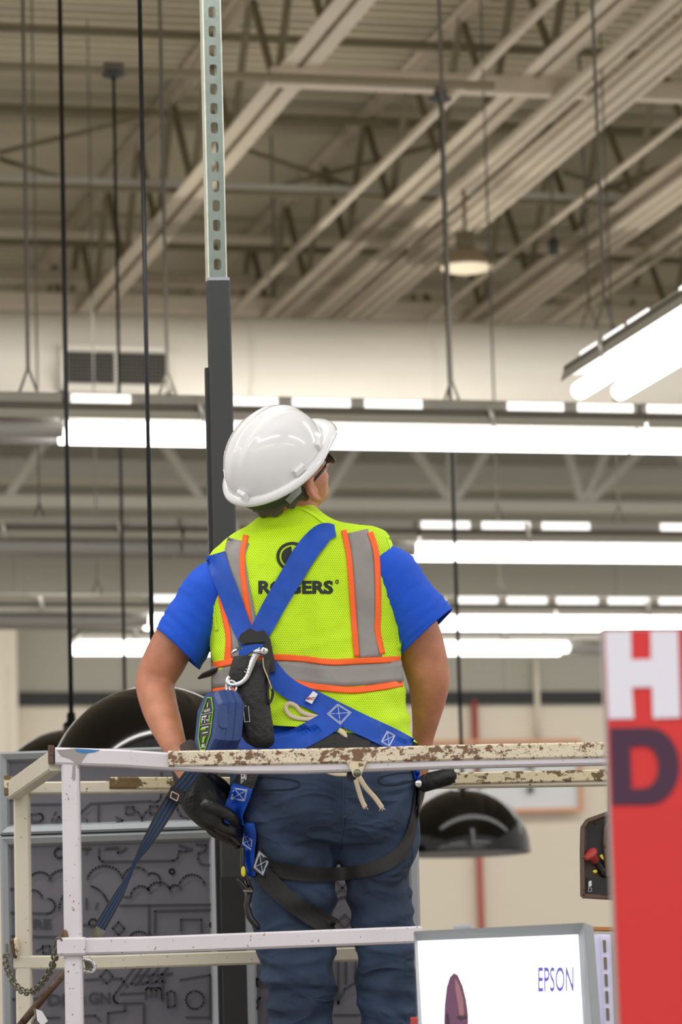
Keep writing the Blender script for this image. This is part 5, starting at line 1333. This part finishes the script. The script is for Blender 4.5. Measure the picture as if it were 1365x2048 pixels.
for i in range(len(vo)):
    j = (i + 1) % len(vo); b.faces.new((vo[i], vo[j], vi[j], vi[i]))
r_ = bmesh.ops.extrude_face_region(b, geom=b.faces[:]); bmesh.ops.translate(b, verts=[g for g in r_['geom'] if isinstance(g, bmesh.types.BMVert)], vec=(0, .002, 0))
obj('letter_d', b, M['plum'], sg)
spoly('letter_edge', [(1362, 1262), (1400, 1261), (1405, 1435), (1366, 1436)], M['red'], .0032, .001)

# ================================================================= lit display, lower right
DE = 7.3
def PE(x, y, off=0): return P(x, y, DE - off)
ep = thing('lit_display', PE(1000, 2140), 'backlit white display box in a silver frame reading EPSON at lower right', 'lightbox')
q = [(829, 1863), (1168, 1846), (1190, 2140), (842, 2140)]; c = [PE(*p) for p in q]
b = B(); extrude_poly(b, [p + V((0, .012, 0)) for p in c], V((0, .05, 0))); obj('case', b, M['frame'], ep)
scq = [(836, 1882), (1157, 1869), (1172, 2140), (850, 2140)]
b = B(); extrude_poly(b, [PE(x, y, -.008) for x, y in scq], V((0, .003, 0))); obj('screen', b, M['screen'], ep)
for i in range(4):
    j = (i + 1) % 4; so, si = [PE(*q[i]), PE(*q[j])], [PE(*scq[i], -.006), PE(*scq[j], -.006)]
    b = B()
    pts8 = [so[0] + V((0, -.012, 0)), so[1] + V((0, -.012, 0)), si[1], si[0]]
    extrude_poly(b, pts8, V((0, .02, 0))); obj('frame_bar', b, M['frame'], ep)
b = B(); extrude_poly(b, [PE(1168, 1846, .010), PE(1184, 1853, -.06), PE(1206, 2140, -.06), PE(1190, 2140, .01)], V((.004, .006, 0))); obj('frame_side', b, M['frame'], ep)
tb = text_px('EPSON', 1077, 1934, 1148, 1984, lambda x, y: PE(x, y + (x - 1077) * -.01, -.0065), bold=.012); obj('logo_lettering', tb, M['lcd'], ep)
def epoly(nm, pts, m_, off): b = B(); extrude_poly(b, [PE(x, y, off) for x, y in pts], V((0, .0006, 0))); obj(nm, b, m_, ep)
epoly('printed_head', [(890, 2120), (889, 2040), (890, 2010), (894, 1975), (900, 1955), (908, 1946), (916, 1950), (926, 1972), (933, 2000), (937, 2030), (937, 2120)], M['face1'], -.0068)
epoly('printed_highlight', [(911, 1956), (920, 1972), (927, 2000), (929, 2034), (920, 2030), (915, 2000), (911, 1975)], M['face2'], -.0062)
epoly('printed_shadow', [(892, 2030), (897, 2024), (900, 2040), (900, 2110), (891, 2110)], M['face3'], -.0062)
epoly('printed_shadow', [(912, 2034), (930, 2028), (936, 2036), (922, 2042)], M['face3'], -.0062)
b = B(); bar(b, P(908, 1857, 7.34), P(943, 1854, 7.34), .02, .012, .3); obj('clear_clip', b, M['clear'], None, label='small clear plastic clip on top of the lit display', cat='clip')
b = B(); box(b, P(829, 2055, 7.28), V((.014, 0, 0)), V((0, .02, 0)), V((0, 0, .04)), .1); obj('red_tag', b, M['estop'], None, label='small red tag at the lower left corner of the lit display', cat='tag')
# gondola upright behind the display
gd = thing('shelf_unit', P(1215, 2130, 7.9), 'pale shelf unit with slotted upright between the lit display and the red sign', 'shelf unit')
b = B(); extrude_poly(b, [P(x, y, 7.75) for x, y in [(1182, 1868), (1222, 1869), (1232, 2130), (1196, 2130)]], V((0, .03, 0))); obj('back_panel', b, M['lav'], gd)
b = B(); extrude_poly(b, [P(x, y, 7.73) for x, y in [(1203, 1872), (1217, 1873), (1229, 2130), (1215, 2130)]], V((0, .02, 0))); obj('upright', b, M['lav'], gd)
for k in range(8):
    x = 1206.5 + k * 1.6; y = 1880 + k * 34; b = B(); extrude_poly(b, [P(a_, c_, 7.726) for a_, c_ in [(x, y), (x + 6, y + .5), (x + 7, y + 24), (x + 1.5, y + 24)]], V((0, .006, 0))); obj('slot', b, M['housing'], gd)
b = B(); extrude_poly(b, [P(x, y, 7.8) for x, y in [(1184, 1862), (1262, 1864), (1262, 2130), (1222, 2130), (1219, 1870), (1184, 1869)]], V((0, .06, 0))); obj('side_panel', b, M['beige'], gd)
b = B(); bar(b, P(1182, 1858, 7.86), P(1262, 1859, 7.86), .05, .008, .1); obj('top_trim', b, mat('brown_trim', srgb(168, 112, 60), .6), gd)
